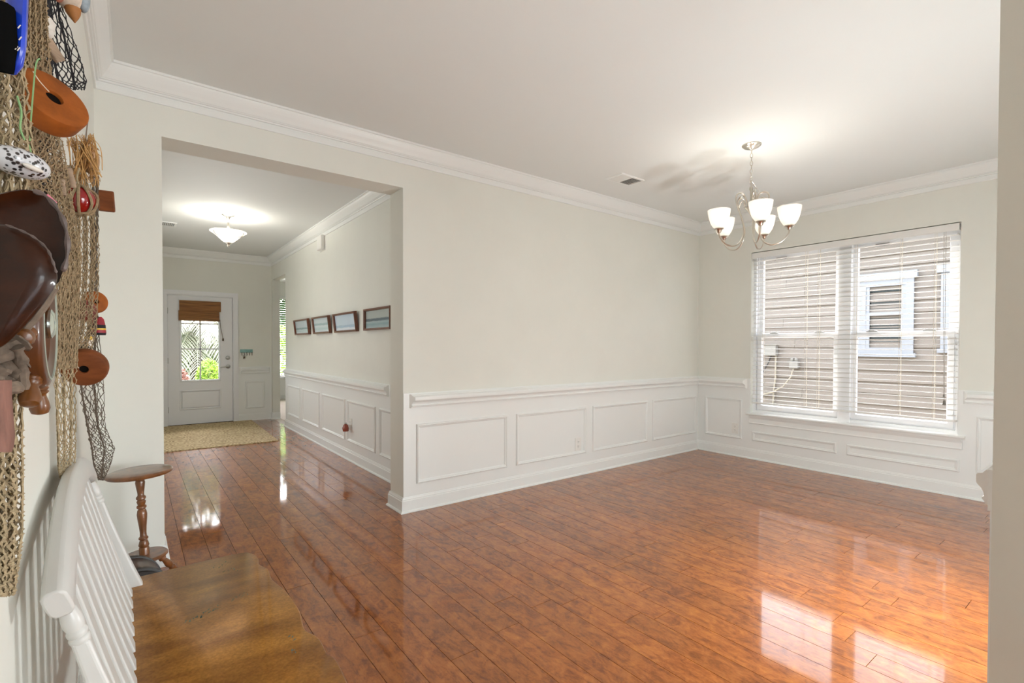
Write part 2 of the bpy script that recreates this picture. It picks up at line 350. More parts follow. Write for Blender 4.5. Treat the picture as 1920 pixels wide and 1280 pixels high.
def obj(name, m, material, parent=None, smooth=False, bevel=0, origin=None, kind=None, fix=True, segs=2):
    """origin: subtracted from the vertices; the object is put there"""
    me = bpy.data.meshes.new(name)
    o = Vector(origin) if origin is not None else Vector((0, 0, 0))
    me.from_pydata([tuple(Vector(p)-o) for p in m.v], [], m.f)
    if fix:
        b = bmesh.new(); b.from_mesh(me); bmesh.ops.recalc_face_normals(b, faces=b.faces); b.to_mesh(me); b.free()
    if smooth:
        me.polygons.foreach_set('use_smooth', [True]*len(me.polygons))
        try: me.set_sharp_from_angle(angle=math.radians(42))
        except Exception: pass
    me.materials.append(material); me.update()
    ob = bpy.data.objects.new(name, me); COL.objects.link(ob)
    ob.location = o
    if parent is not None:
        ob.parent = parent
        if origin is not None: ob.location = o - (parent.location if parent.parent is None else Vector((0, 0, 0)))
    if kind: ob['kind'] = kind
    if bevel:
        md = ob.modifiers.new('bevel', 'BEVEL'); md.width = bevel; md.segments = segs; md.limit_method = 'ANGLE'; md.angle_limit = math.radians(35)
    return ob
def tag(o, label, cat, group=None):
    o['label'] = label; o['category'] = cat
    if group: o['group'] = group
    return o
def thing(name, label, cat, loc=(0, 0, 0), rot=(0, 0, 0), group=None):
    o = bpy.data.objects.new(name, None); COL.objects.link(o); o.location = loc; o.rotation_euler = rot; o.empty_display_size = .05
    return tag(o, label, cat, group)
def part(name, m, material, root, world=True, **k):
    """mesh in world coordinates hung under a thing (or a local mesh when world=False)"""
    if world: k.setdefault('origin', None)
    if world:
        base = root.location if root.parent is None else root.parent.location + root.location
        m.v = [tuple(Vector(p)-base) for p in m.v]
    k.pop('origin', None)
    return obj(name, m, material, root, **k)
def struct(name, m, material, **k):
    return obj(name, m, material, kind='structure', **k)
def setlabel(o, s): o['label'] = s; return o

# ------------------------------------------------------------------ room shell
H = 2.735
XC, X0, X1, HO, TA = -5.63, -5.340, -3.882, 2.417, .226
XE, YD = -3.603, 5.782
WB0, WB1, WZ0, WZ1 = -.645, -2.402, .512, 2.295     # dining window opening
NY = (0, -1, 0); NXm = (-1, 0, 0)
NEARX, NEARY = -3.507, -3.125

wall_back = struct('wall_back', M().box(XC, 0, 0, X0, TA, H).box(X0, 0, HO, X1, TA, H).box(X1, 0, 0, .16, TA, H), PAINT)
wall_right = struct('wall_right', M().box(0, -3.125, 0, .16, WB1, H).box(0, WB0, 0, .16, 0, H).box(0, WB1, 0, .16, WB0, WZ0).box(0, WB1, WZ1, .16, WB0, H), PAINT)
wall_left = struct('wall_left', M().box(XC-.12, -8.1, 0, XC, TA, H), PAINT)
wall_front = struct('wall_front', M().box(NEARX, NEARY-.13, 0, .16, NEARY, H), PAINT)
wall_living_right = struct('wall_living_right', M().box(0, -8.1, 0, .12, NEARY-.13, H), PAINT)
wall_living_back = struct('wall_living_back', M().box(XC, -8.1, 0, -3.5, -7.98, H).box(-.9, -8.1, 0, 0, -7.98, H).box(-3.5, -8.1, 2.5, -.9, -7.98, H), PAINT)
wall_hall_right = struct('wall_hall_right', M().box(XE, TA, 0, XE+.115, 4.80, H).box(XE, 4.80, 2.36, XE+.115, 5.70, H).box(XE, 5.70, 0, XE+.115, YD, H), PAINT)
wall_hall_left = struct('wall_hall_left', M().box(-5.62, TA, 0, -5.5, YD, H), PAINT)
wall_entry = struct('wall_entry', M().box(-5.62, YD, 0, -5.075, YD+.15, H).box(-4.172, YD, 0, XE+.115, YD+.15, H).box(-5.075, YD, 2.035, -4.172, YD+.15, H), PAINT)
wall_side_room = struct('wall_side_room', M().box(XE+.115, 9.0, 0, -3.25, 9.12, H).box(-1.6, 9.0, 0, -.4, 9.12, H).box(-3.25, 9.0, 0, -1.6, 9.12, .50).box(-3.25, 9.0, 2.4, -1.6, 9.12, H).box(-.4, 3.2, 0, -.28, 9.12, H).box(XE+.115, 3.2, 0, -.4, 3.32, H), PAINT)
wall_side_room_left = struct('wall_side_room_left', M().box(XE, YD+.15, 0, XE+.115, 9.12, H), PAINT)
ceiling = struct('ceiling', M().box(XC-.12, -8.1, H, .16, TA, H+.12), CEIL)
ceiling_hall = struct('ceiling_hall', M().box(-5.62, TA, H, XE+.115, YD+.15, H+.12).box(XE+.115, 3.2, H, -.28, 9.12, H+.12), CEIL)
floor = struct('floor', M().box(XC-.1, -8.1, -.12, .15, TA+.02, -.022).box(-5.62, TA+.02, -.12, XE+.11, YD+.02, -.022), DARK)
subfloor = obj('floor_area', M().box(XC, -8.0, -.02, 0, -4.3, -.0005), PLANK, floor)
floor_side = struct('floor_side_room', M().box(XE+.12, 3.32, -.12, -.4, 9.0, .004).box(XE, 4.80, -.12, XE+.115, 5.70, -.003), CARPET)

# floor boards, one object each; rows run along y
def plank_mesh(wd, L):
    c = .0002; a, b = wd/2, L/2
    v = []
    for x, y, z in ((a, b, -.02), (a, b, -c), (a-c, b-c, 0)):
        v += [(-x, -y, z), (x, -y, z), (x, y, z), (-x, y, z)]
    f = [(0, 1, 5, 4), (1, 2, 6, 5), (2, 3, 7, 6), (3, 0, 4, 7), (4, 5, 9, 8), (5, 6, 10, 9), (6, 7, 11, 10), (7, 4, 8, 11), (8, 9, 10, 11)]
    me = bpy.data.meshes.new('plank'); me.from_pydata(v, [], f); me.materials.append(PLANK); return me
PW = .1271
rp = random.Random(11); meshes = {}
row = 0; x = XC+.004
while x < -.012:
    x1 = min(x+PW, -.006); xm = (x+x1)/2
    y1 = (YD-.004) if xm < XE-.02 and xm > -5.49 else -.006
    segs = [(-4.3, y1)]
    if xm > X1 and xm < XE: segs = [(-4.3, -.004), (TA+.004, YD-.004)]
    if xm < X0: segs = [(-4.3, -.004), (TA+.004, YD-.004)] if xm > -5.49 else [(-4.3, -.004)]
    for (ya, yb) in segs:
        y = ya; first = True
        while y < yb-.02:
            L = rp.choice((1.05, 1.22, 1.22, 1.35, .8)) if not first else rp.uniform(.35, 1.3)
            first = False
            ye = min(y+L, yb)
            if yb-ye < .25: ye = yb
            wd = round(x1-x-.0021, 4); LL = round(ye-y-.002, 3)
            key = (wd, LL)
            if key not in meshes: meshes[key] = plank_mesh(wd, LL)
            o = bpy.data.objects.new('plank', meshes[key]); COL.objects.link(o); o.location = (xm, (y+ye)/2, 0); o.parent = floor
            y = ye
    x = x1; row += 1

# ------------------------------------------------------------------ mouldings
CROWN = [(0, -.143), (.010, -.143), (.012, -.138), (.012, -.106), (.009, -.104), (.009, -.101), (.020, -.099), (.022, -.093), (.019, -.091), (.028, -.089), (.031, -.085), (.036, -.083), (.047, -.066), (.060, -.048), (.070, -.032), (.074, -.024), (.076, -.014), (.084, -.012), (.085, 0), (0, 0)]
BASE = [(0, 0), (.028, 0), (.028, .006), (.024, .014), (.017, .018), (.016, .088), (.012, .092), (.012, .100), (.009, .106), (.007, .114), (0, .115)]
RAIL = [(0, .782), (.012, .782), (.014, .790), (.020, .793), (.021, .800), (.015, .804), (.016, .814), (.022, .826), (.034, .836), (.036, .842), (.036, .862), (.032, .868), (.020, .872), (.014, .880), (.010, .885), (0, .885)]
PLATE = [(0, .774), (.009, .774), (.009, .893), (0, .893)]
PANEL = [(0, 0), (0, .006), (.004, .012), (.011, .015), (.016, .010), (.022, .009), (.027, .005), (.029, .003), (.029, 0)]

# crowns
tr = struct('trim_1', M().mould(CROWN, (XC, 0, H), (0, 0, H), NY, -1, -1), TRIM)
tr = struct('trim_2', M().mould(CROWN, (0, 0, H), (0, NEARY, H), NXm, -1, -1), TRIM)
tr = struct('trim_3', M().mould(CROWN, (XC, -8, H), (XC, 0, H), (1, 0, 0), 0, -1), TRIM)
tr = struct('trim_4', M().mould(CROWN, (XE, TA, H), (XE, YD, H), NXm, 0, -1), TRIM)
tr = struct('trim_5', M().mould(CROWN, (-5.5, YD, H), (XE, YD, H), NY, 0, -1), TRIM)
tr = struct('trim_6', M().mould(CROWN, (0, NEARY, H), (NEARX, NEARY, H), (0, 1, 0), -1, 0), TRIM)
# baseboards
struct('baseboard_back', M().mould(BASE, (X1, 0, 0), (0, 0, 0), NY, 1, -1), TRIM)
struct('baseboard_right', M().mould(BASE, (0, 0, 0), (0, NEARY, 0), NXm, -1, -1), TRIM)
struct('baseboard_left', M().mould(BASE, (XC, -8, 0), (XC, 0, 0), (1, 0, 0), 0, -1), TRIM)
struct('baseboard_jamb_right', M().mould(BASE, (X1, 0, 0), (X1, TA, 0), NXm, 1, 1).mould(BASE, (X1, TA, 0), (XE, TA, 0), (0, 1, 0), 1, -1), TRIM)
struct('baseboard_jamb_left', M().mould(BASE, (XC, 0, 0), (X0, 0, 0), NY, -1, 1).mould(BASE, (X0, 0, 0), (X0, TA, 0), (1, 0, 0), 1, 1), TRIM)
struct('baseboard_hall_right', M().mould(BASE, (XE, TA, 0), (XE, 4.80, 0), NXm, -1, 1).mould(BASE, (XE, 4.80, 0), (XE+.115, 4.80, 0), (0, 1, 0), 1, 0), TRIM)
struct('baseboard_hall_stub', M().mould(BASE, (XE, 5.70, 0), (XE, YD, 0), NXm, 1, -1).mould(BASE, (XE, 5.70, 0), (XE+.115, 5.70, 0), NY, 1, 0), TRIM)
struct('baseboard_entry', M().mould(BASE, (-4.105, YD, 0), (XE, YD, 0), NY, 0, -1), TRIM)
struct('baseboard_side_room', M().mould(BASE, (XE+.115, 9.0, 0), (-.4, 9.0, 0), NY, 0, 0), TRIM)
struct('baseboard_front', M().mould(BASE, (0, NEARY, 0), (NEARX, NEARY, 0), (0, 1, 0), -1, 1).mould(BASE, (NEARX, NEARY, 0), (NEARX, NEARY-.13, 0), NXm, 1, 0), TRIM)

def P(wall, name, m, material=TRIM, **k): return obj(name, m, material, wall, **k)
# wainscot skins
P(wall_back, 'wainscot_sheet', M().box(X1+.001, -.004, .0, 0, 0, .80))
P(wall_right, 'wainscot_sheet', M().box(-.004, NEARY, 0, 0, -.004, WZ0-.02).box(-.004, -.004, WZ0-.02, 0, WB0+.0, .80).box(-.004, NEARY, WZ0-.02, 0, WB1, .80))
P(wall_hall_right, 'wainscot_sheet', M().box(XE-.004, TA+.002, 0, XE, 4.799, .80))
P(wall_entry, 'wainscot_sheet', M().box(-4.105, YD-.004, 0, XE-.002, YD, .80))
P(wall_front, 'wainscot_sheet', M().box(NEARX+.001, NEARY, 0, -.004, NEARY+.004, .80))
P(wall_side_room, 'wainscot_sheet', M().box(XE+.115, 8.995, .0, -.4, 9.0, .49))
# chair rails
P(wall_back, 'chair_rail', M().mould(PLATE, (X1, 0, 0), (0, 0, 0), NY, 0, -1).mould(RAIL, (X1+.045, -.009, 0), (-.009, -.009, 0), NY, -.9, -1))
P(wall_right, 'chair_rail', M().mould(PLATE, (0, 0, 0), (0, WB0, 0), NXm, -1, 0).mould(RAIL, (-.009, -.009, 0), (-.009, WB0+.03, 0), NXm, -1, -.9))
P(wall_right, 'chair_rail', M().mould(PLATE, (0, WB1, 0), (0, NEARY, 0), NXm, 0, -1).mould(RAIL, (-.009, WB1-.03, 0), (-.009, NEARY+.009, 0), NXm, -.9, -1))
P(wall_hall_right, 'chair_rail', M().mould(PLATE, (XE, .85, 0), (XE, 4.80, 0), NXm, 0, 0).mould(RAIL, (XE-.009, .88, 0), (XE-.009, 4.80, 0), NXm, -.9, 0))
P(wall_entry, 'chair_rail', M().mould(PLATE, (-4.105, YD, 0), (XE, YD, 0), NY, 0, -1).mould(RAIL, (-4.085, YD-.009, 0), (XE-.03, YD-.009, 0), NY, -.9, -.6))
P(wall_front, 'chair_rail', M().mould(PLATE, (0, NEARY, 0), (NEARX, NEARY, 0), (0, 1, 0), -1, 0).mould(RAIL, (-.009, NEARY+.009, 0), (NEARX+.03, NEARY+.009, 0), (0, 1, 0), -1, -.9))
# picture-frame panels
def panels(wall, spans, plane, axis, z0=.203, z1=.655, sgn=-1):
    for a, b in spans:
        wdt = abs(b-a)
        if axis == 'x': m = M().frame((min(a, b), plane, z0), (1, 0, 0), (0, 0, 1), (0, sgn, 0), wdt, z1-z0, PANEL)
        else: m = M().frame((plane, max(a, b), z0), (0, -1, 0), (0, 0, 1), (sgn, 0, 0), wdt, z1-z0, PANEL)
        P(wall, 'panel_molding', m)
panels(wall_back, [(-3.776, -2.918), (-2.818, -1.949), (-1.856, -.989), (-.900, -.054)], -.004, 'x')
panels(wall_right, [(-.106, -.558)], -.004, 'y')
panels(wall_right, [(-.676, -1.508), (-1.594, -2.415)], -.004, 'y', .206, .312)
panels(wall_right, [(-2.517, -3.03)], -.004, 'y', .222, .684)
panels(wall_hall_right, [(4.632, 3.95), (3.81, 3.031), (2.908, 2.075), (1.99, 1.205), (1.10, .30)], XE-.004, 'y')
panels(wall_entry, [(-4.006, -3.716)], YD-.004, 'x')
panels(wall_front, [(NEARX+.10, -2.65), (-2.55, -1.7), (-1.6, -.75)], NEARY+.004, 'x', .203, .672, 1)

# ------------------------------------------------------------------ dining window
win = struct('window_1', M(), WHITE)
win_m = M()
ym = -1.541
xg = .085
obj('window_frame', M().frame((.06, WB0, WZ0), (0, -1, 0), (0, 0, 1), (1, 0, 0), abs(WB1-WB0), WZ1-WZ0, [(0, 0), (0, .07), (.045, .07), (.045, .03), (.03, .03), (.03, 0)]), WHITE, win)
obj('mullion', M().box(.05, ym-.055, WZ0, .135, ym+.055, WZ1), WHITE, win, bevel=.004)
for ya, yb in ((WB0-.045, ym+.055), (ym-.055, WB1+.045)):
    wdt = abs(yb-ya)
    # upper sash (outer track) and lower sash (inner track)
    us = obj('upper_sash', M().frame((.10, ya, 1.352), (0, -1, 0), (0, 0, 1), (1, 0, 0), wdt, WZ1-.045-1.352, [(0, 0), (0, .028), (.045, .028), (.045, .018), (.04, 0)]), WHITE, win)
    obj('pane', M().box(.112, ya-.04, 1.39, .118, yb+.04, WZ1-.085), GLASS, us)
    obj('sash_latch', M().box(.092, ya-.18, WZ1-.105, .10, ya-.29, WZ1-.075), STEEL, us, bevel=.003)
    ls = obj('lower_sash', M().frame((.07, ya, WZ0+.045), (0, -1, 0), (0, 0, 1), (1, 0, 0), wdt, 1.392-WZ0-.045, [(0, 0), (0, .028), (.048, .028), (.048, .018), (.04, 0)]), WHITE, win)
    obj('pane', M().box(.082, ya-.04, WZ0+.09, .088, yb+.04, 1.35), GLASS, ls)
    for q in (.22, .78):
        yy = ya+(yb-ya)*q
        obj('sash_lock', M().box(.064, yy-.045, 1.392, .09, yy+.045, 1.404).box(.07, yy-.02, 1.404, .08, yy+.03, 1.412), STEEL, ls, bevel=.003)
# stool and apron
STOOL = [(-.06, .490), (.034, .490), (.042, .496), (.044, .503), (.042, .510), (.036, .513), (-.06, .513)]
struct('trim_7', M().mould(STOOL, (0, WB0+.03, 0), (0, WB1-.05, 0), NXm), TRIM)
struct('trim_8', M().mould([(0, .395), (.012, .395), (.016, .402), (.010, .412), (.010, .45), (.016, .462), (.024, .476), (.028, .490), (0, .490)], (0, WB0+.01, 0), (0, WB1-.035, 0), NXm, -.6, -.6), TRIM)

# blind
bl = thing('window_blind', 'wide white horizontal slat blind lowered over the dining room window', 'blind', (.03, ym, WZ1))
yL, yR = WB0-.008, WB1+.010
part('valance', M().mould([(0, 2.226), (.010, 2.226), (.012, 2.235), (.012, 2.275), (.009, 2.286), (0, 2.288)], (.004, yL, 0), (.004, yR, 0), NXm), BLIND, bl)
part('head_rail', M().box(.010, yL-.004, 2.235, .055, yR+.004, 2.285), BLIND, bl)
nS = 34; zt, zb = 2.196, .672
slat_me = None
for i in range(nS):
    z = zt+(zb-zt)*i/(nS-1)
    m = M(); Rr = []
    for q in (-.0245, -.012, 0, .012, .0245):
        Rr.append((q, .003*(1-(q/.0245)**2)))
    prof = [(q, h) for q, h in Rr]+[(q, h-.0028) for q, h in reversed(Rr)]
    if slat_me is None:
        v = [(q, yL-.006-ym, h) for q, h in prof]+[(q, yR+.006-ym, h) for q, h in prof]; n = len(prof)
        m.add(v, [(k, (k+1) % n, n+(k+1) % n, n+k) for k in range(n)]+[tuple(range(n-1, -1, -1)), tuple(range(n, 2*n))])
        o = obj('slat', m, BLIND, bl); slat_me = o.data
    else:
        o = bpy.data.objects.new('slat', slat_me); COL.objects.link(o); o.parent = bl
    o.location = (0, 0, z-WZ1)
part('bottom_rail', M().box(.006, yL-.006, .618, .054, yR+.006, .634), BLIND, bl, bevel=.004)
for yy in (yL-.12, yL-.55, ym+.22, ym-.10, ym-.45, yR+.16):
    m = M()
    for xx in (.005, .055): m.tube([(xx, yy, 2.235), (xx, yy, .63)], .0011, 4)
    m.tube([(.03, yy-.012, 2.235), (.03, yy-.012, .63)], .0010, 4)
    part('ladder_cord', m, STRING, bl)
cordm = mat('grey_cord', (.42, .40, .37), .8)
part('lift_cord', M().tube([(-.004, yR+.085, 2.23), (-.006, yR+.083, 1.6), (-.005, yR+.080, .78)], .0017, 5).tube([(-.004, yR+.098, 2.23), (-.006, yR+.095, 1.6), (-.005, yR+.083, .84)], .0017, 5), cordm, bl)
part('cord_tassel', M().lathe([(.003, .03), (.008, .022), (.010, 0), (.013, -.006), (.012, -.012), (.004, -.014)], (-.005, yR+.080, .77), n=12), GREYBOX, bl, smooth=True)
part('cord_tassel', M().lathe([(.002, .02), (.006, .014), (.007, 0), (.004, -.004)], (-.005, yR+.083, .83), n=10), GREYBOX, bl, smooth=True)

# ------------------------------------------------------------------ neighbour's house seen through the window
XN = 3.8
nb = thing('neighbor_house', 'beige lap sided house wall outside the dining room window', 'house', (XN, 0, 0))
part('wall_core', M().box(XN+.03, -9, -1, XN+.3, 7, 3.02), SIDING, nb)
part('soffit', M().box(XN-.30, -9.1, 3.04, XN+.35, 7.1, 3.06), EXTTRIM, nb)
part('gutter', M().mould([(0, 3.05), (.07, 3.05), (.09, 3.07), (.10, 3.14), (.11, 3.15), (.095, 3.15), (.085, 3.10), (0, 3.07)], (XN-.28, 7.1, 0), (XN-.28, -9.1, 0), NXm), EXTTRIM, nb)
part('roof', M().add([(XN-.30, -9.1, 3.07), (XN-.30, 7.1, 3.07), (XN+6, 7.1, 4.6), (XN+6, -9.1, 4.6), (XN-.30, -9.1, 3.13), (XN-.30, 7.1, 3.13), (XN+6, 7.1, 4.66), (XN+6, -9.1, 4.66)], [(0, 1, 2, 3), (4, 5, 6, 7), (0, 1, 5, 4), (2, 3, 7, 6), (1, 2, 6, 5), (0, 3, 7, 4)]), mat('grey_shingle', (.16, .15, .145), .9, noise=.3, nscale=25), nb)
pitch = .1785; rj = random.Random(5)
zz = -.72; k = 0; fixed = {}
while zz < 5.9:
    joints = [-8.9]
    a = rj.uniform(-7, -5.5)
    while a < 6.5: joints.append(a); a += 3.66
    joints.append(6.9)
    for a, b in zip(joints, joints[1:]):
        if b-a < .05: continue
        if zz > 2.9 or zz < -.4: continue
        v = []
        for yy in (a+.002, b-.002):
            v += [(XN+.03, yy, zz), (XN-.011, yy, zz), (XN+.018, yy, zz+pitch+.012), (XN+.03, yy, zz+pitch+.012)]
        part('siding_board', M().add(v, [(0, 1, 2, 3), (7, 6, 5, 4), (0, 4, 5, 1), (1, 5, 6, 2), (2, 6, 7, 3), (3, 7, 4, 0)]), SIDING, nb)
    zz += pitch
def nb_window(y0, y1, z0, z1):
    """y0 > y1: outside edges of the white casing"""
    cs = .105
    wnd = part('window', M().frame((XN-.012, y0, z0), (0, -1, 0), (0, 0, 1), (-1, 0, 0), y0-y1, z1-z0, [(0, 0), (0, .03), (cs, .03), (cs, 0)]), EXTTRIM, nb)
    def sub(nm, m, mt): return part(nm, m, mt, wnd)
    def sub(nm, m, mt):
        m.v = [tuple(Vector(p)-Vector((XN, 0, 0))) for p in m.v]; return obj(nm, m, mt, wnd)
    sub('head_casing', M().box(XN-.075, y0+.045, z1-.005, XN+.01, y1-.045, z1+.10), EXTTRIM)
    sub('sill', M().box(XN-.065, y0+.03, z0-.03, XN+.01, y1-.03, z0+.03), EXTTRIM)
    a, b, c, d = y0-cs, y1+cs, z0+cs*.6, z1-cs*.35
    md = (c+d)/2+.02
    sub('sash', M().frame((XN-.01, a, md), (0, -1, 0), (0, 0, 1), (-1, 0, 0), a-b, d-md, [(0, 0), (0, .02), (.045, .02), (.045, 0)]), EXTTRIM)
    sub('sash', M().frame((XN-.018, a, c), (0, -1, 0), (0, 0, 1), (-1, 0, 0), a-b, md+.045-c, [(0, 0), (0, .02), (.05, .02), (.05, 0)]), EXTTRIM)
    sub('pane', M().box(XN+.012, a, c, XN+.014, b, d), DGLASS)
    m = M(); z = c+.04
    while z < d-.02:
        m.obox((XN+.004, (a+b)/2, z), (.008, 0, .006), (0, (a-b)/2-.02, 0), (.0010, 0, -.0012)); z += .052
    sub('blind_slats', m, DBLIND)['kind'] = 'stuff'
nb_window(-.478, -1.19, 1.13, 2.30)
nb_window(-1.50, -2.21, 1.20, 2.33)
ub = tag(obj('meter_box', M().box(XN-.11, .985, 1.09, XN-.013, .765, 1.285).box(XN-.125, .995, 1.28, XN-.013, .755, 1.30), GREYBOX, origin=(XN, .87, 1.09), bevel=.008), 'larger grey utility box on the neighboring siding with a black cable', 'utility box')
ub2 = tag(obj('junction_box', M().box(XN-.09, .545, .875, XN-.013, .40, 1.0).lathe([(.022, 0), (.03, .03), (.02, .06)], (XN-.05, .51, 1.0), n=10).lathe([(.022, 0), (.03, .03), (.02, .06)], (XN-.05, .44, 1.0), n=10), GREYBOX, origin=(XN, .47, .87), bevel=.006), 'small grey utility box with two cream knobs right of the larger box', 'utility box')
tag(obj('black_cable', M().tube([(XN-.05, .87, 1.09), (XN-.04, .93, .95), (XN-.04, 1.03, .78), (XN-.04, 1.1, .6)], .012, 6), BLACKC), 'black cable running down from the larger utility box', 'cable')
tag(obj('white_conduit', M().tube([(XN-.03, .80, 1.09), (XN-.03, .80, .7), (XN-.03, .83, .45), (XN-.03, .85, -.3)], .016, 6), CREAMC), 'straight cream conduit under the larger utility box', 'pipe')
tag(obj('cream_cable', M().tube([(XN-.06, .48, .873), (XN-.07, .52, .72), (XN-.08, .64, .55), (XN-.085, .82, .43), (XN-.08, 1.05, .36)], .014, 6), CREAMC), 'curved cream cable sagging below the small utility box', 'cable')

# ------------------------------------------------------------------ front door
YS = YD+.035                      # room face of the slab
dr = struct('door_1', M(), DOORM)
dx0, dx1, dz1 = -5.056, -4.186, 2.018
GX0, GX1, GZ0, GZ1 = -4.897, -4.368, .694, 1.945
m = M().box(dx0, YS, .012, GX0, YS+.045, dz1).box(GX1, YS, .012, dx1, YS+.045, dz1).box(GX0, YS, .012, GX1, YS+.045, GZ0).box(GX0, YS, GZ1, GX1, YS+.045, dz1)
obj('slab', m, DOORM, dr)
lf = obj('lite_frame', M().frame((GX0-.015, YS, GZ0-.02), (1, 0, 0), (0, 0, 1), (0, -1, 0), GX1-GX0+.03, GZ1-GZ0+.04, [(0, 0), (.004, .010), (.012, .014), (.02, .008), (.028, .004), (.032, 0), (.032, -.02), (0, -.02)]), DOORM, dr)
obj('pane', M().box(GX0, YS+.018, GZ0, GX1, YS+.024, GZ1), GLASS, lf)
gx = (GX0+GX1)/2
obj('muntin', M().box(gx-.010, YS+.008, GZ0, gx+.010, YS+.018, GZ1).box(GX0, YS+.008, 1.19-.010, GX1, YS+.018, 1.19+.010).box(GX0, YS+.008, 1.59-.010, GX1, YS+.018, 1.59+.010), DOORM, lf)
obj('door_panel', M().frame((-4.910, YS, .236), (1, 0, 0), (0, 0, 1), (0, -1, 0), .562, .312, [(0, 0), (.006, .008), (.016, .010), (.026, .004), (.032, -.001), (.034, 0)]).box(-4.87, YS-.006, .276, -4.388, YS+.001, .508), DOORM, dr)
for z in (.25, 1.01, 1.78):
    obj('hinge', M().lathe([(.008, -.045), (.008, .045)], (dx0-.004, YS-.006, z), n=8), mat('dull_hinge', (.30, .29, .27), .6), dr)
obj('deadbolt', M().lathe([(.032, 0), (.032, .012), (.026, .018), (.012, .02), (.012, .03), (.004, .031)], (-4.252, YS, 1.047), (0, -1, 0), n=20), STEEL, dr, smooth=True)
hd = obj('door_handle', M().lathe([(.033, 0), (.033, .010), (.026, .016), (.011, .018), (.011, .05), (.004, .052)], (-4.250, YS, .905), (0, -1, 0), n=20), STEEL, dr, smooth=True)
obj('lever', M().tube([(-4.250, YS-.045, .905), (-4.28, YS-.05, .906), (-4.33, YS-.048, .900), (-4.368, YS-.044, .892)], [.009, .009, .008, .006], 8), STEEL, hd, smooth=True)
CAS = [(0, 0), (0, .018), (.010, .020), (.05, .018), (.06, .012), (.068, .010), (.075, 0)]
cas = M()
cx0, cx1, cz1 = -5.139, -4.105, 2.10
for (xa, xb) in ((cx0, cx0+.070), (cx1-.070, cx1)):
    cas.box(xa, YD-.018, 0, xb, YD, cz1-.07).box(xa+.012, YD-.023, 0, xb-.012, YD-.018, cz1-.07)
cas.box(cx0, YD-.018, cz1-.07, cx1, YD, cz1).box(cx0+.012, YD-.023, cz1-.058, cx1-.012, YD-.018, cz1-.012)
struct('trim_9', cas, DOORM)
struct('trim_10', M().box(-5.075, YD, 0, dx0-.004, YD+.15, 2.035).box(dx1+.004, YD, 0, -4.172, YD+.15, 2.035).box(-5.075, YD, dz1+.004, -4.172, YD+.15, 2.035).box(dx0-.004, YS+.05, 0, dx0+.012, YD+.12, dz1).box(dx1-.012, YS+.05, 0, dx1+.004, YD+.12, dz1), DOORM)
struct('trim_11', M().box(-5.06, YD-.01, 0, -4.18, YD+.15, .011), DARK)
# woven shade on the door
sh = thing('roman_shade', 'brown woven reed shade folded up over the front door glass', 'shade', (gx, YS-.02, 1.947))
part('valance', M().box(GX0-.012, YS-.045, 1.785, GX1+.016, YS-.014, 1.947), REED, sh, bevel=.004)
part('shade_fold', M().mould([(0, 1.635), (.010, 1.632), (.024, 1.640), (.028, 1.66), (.020, 1.70), (.026, 1.73), (.018, 1.79), (0, 1.79)], (GX0-.022, YS-.012, 0), (GX1-.004, YS-.012, 0), NY), REED, sh)
pc = part('pull_cord', M().tube([(GX1+.002, YS-.035, 1.66), (GX1+.015, YS-.035, 1.52), (GX1+.043, YS-.03, 1.36)], .004, 5), STEM, sh)
part('cord_knob', M().lathe([(.005, .04), (.012, .02), (.014, 0), (.008, -.012)], (GX1+.045, YS-.03, 1.33), n=10), STEM, sh, smooth=True)

# key rack
kr = thing('key_rack', 'small teal painted key rack with hooks right of the front door', 'key rack', (-3.985, YD, 1.15))
part('board', M().box(-4.082, YD-.014, 1.130, -3.895, YD, 1.185).box(-4.082, YD-.018, 1.132, -3.895, YD-.014, 1.144), TEALP, kr, bevel=.003)
for i in range(5):
    xx = -4.06+i*.038
    part('hook', M().tube([(xx, YD-.014, 1.135), (xx, YD-.03, 1.115), (xx, YD-.036, 1.095), (xx, YD-.026, 1.085)], .004, 6), STEM, kr)
tag(obj('key_bunch', M().tube([(-4.035, YD-.03, 1.09), (-4.02, YD-.034, 1.075), (-4.03, YD-.034, 1.06), (-4.045, YD-.03, 1.075)], .003, 5, closed=True).box(-4.04, YD-.034, 1.03, -4.028, YD-.031, 1.065).box(-4.026, YD-.033, 1.035, -4.012, YD-.030, 1.068), STEM), 'bunch of dark keys hanging from the teal key rack', 'keys')

# rug
rc = (-4.60, 4.66, 0)
rg = tag(obj('entry_rug', M().box(-.70, -1.095, 0.0005, .655, 1.095, .011), RUG), 'tan patterned rug lying before the front door', 'rug'); rg.location = (-4.605, 4.665, 0); rg.rotation_euler = (0, 0, math.radians(-1.5))
fr = M()
for i in range(110):
    xx = -.69+i*1.335/109; fr.tube([(xx, 1.09, .006), (xx+random.uniform(-.006, .006), 1.125, .003)], .0025, 3)
f_ = obj('fringe', fr, TAN2, rg); f_['kind'] = 'stuff'

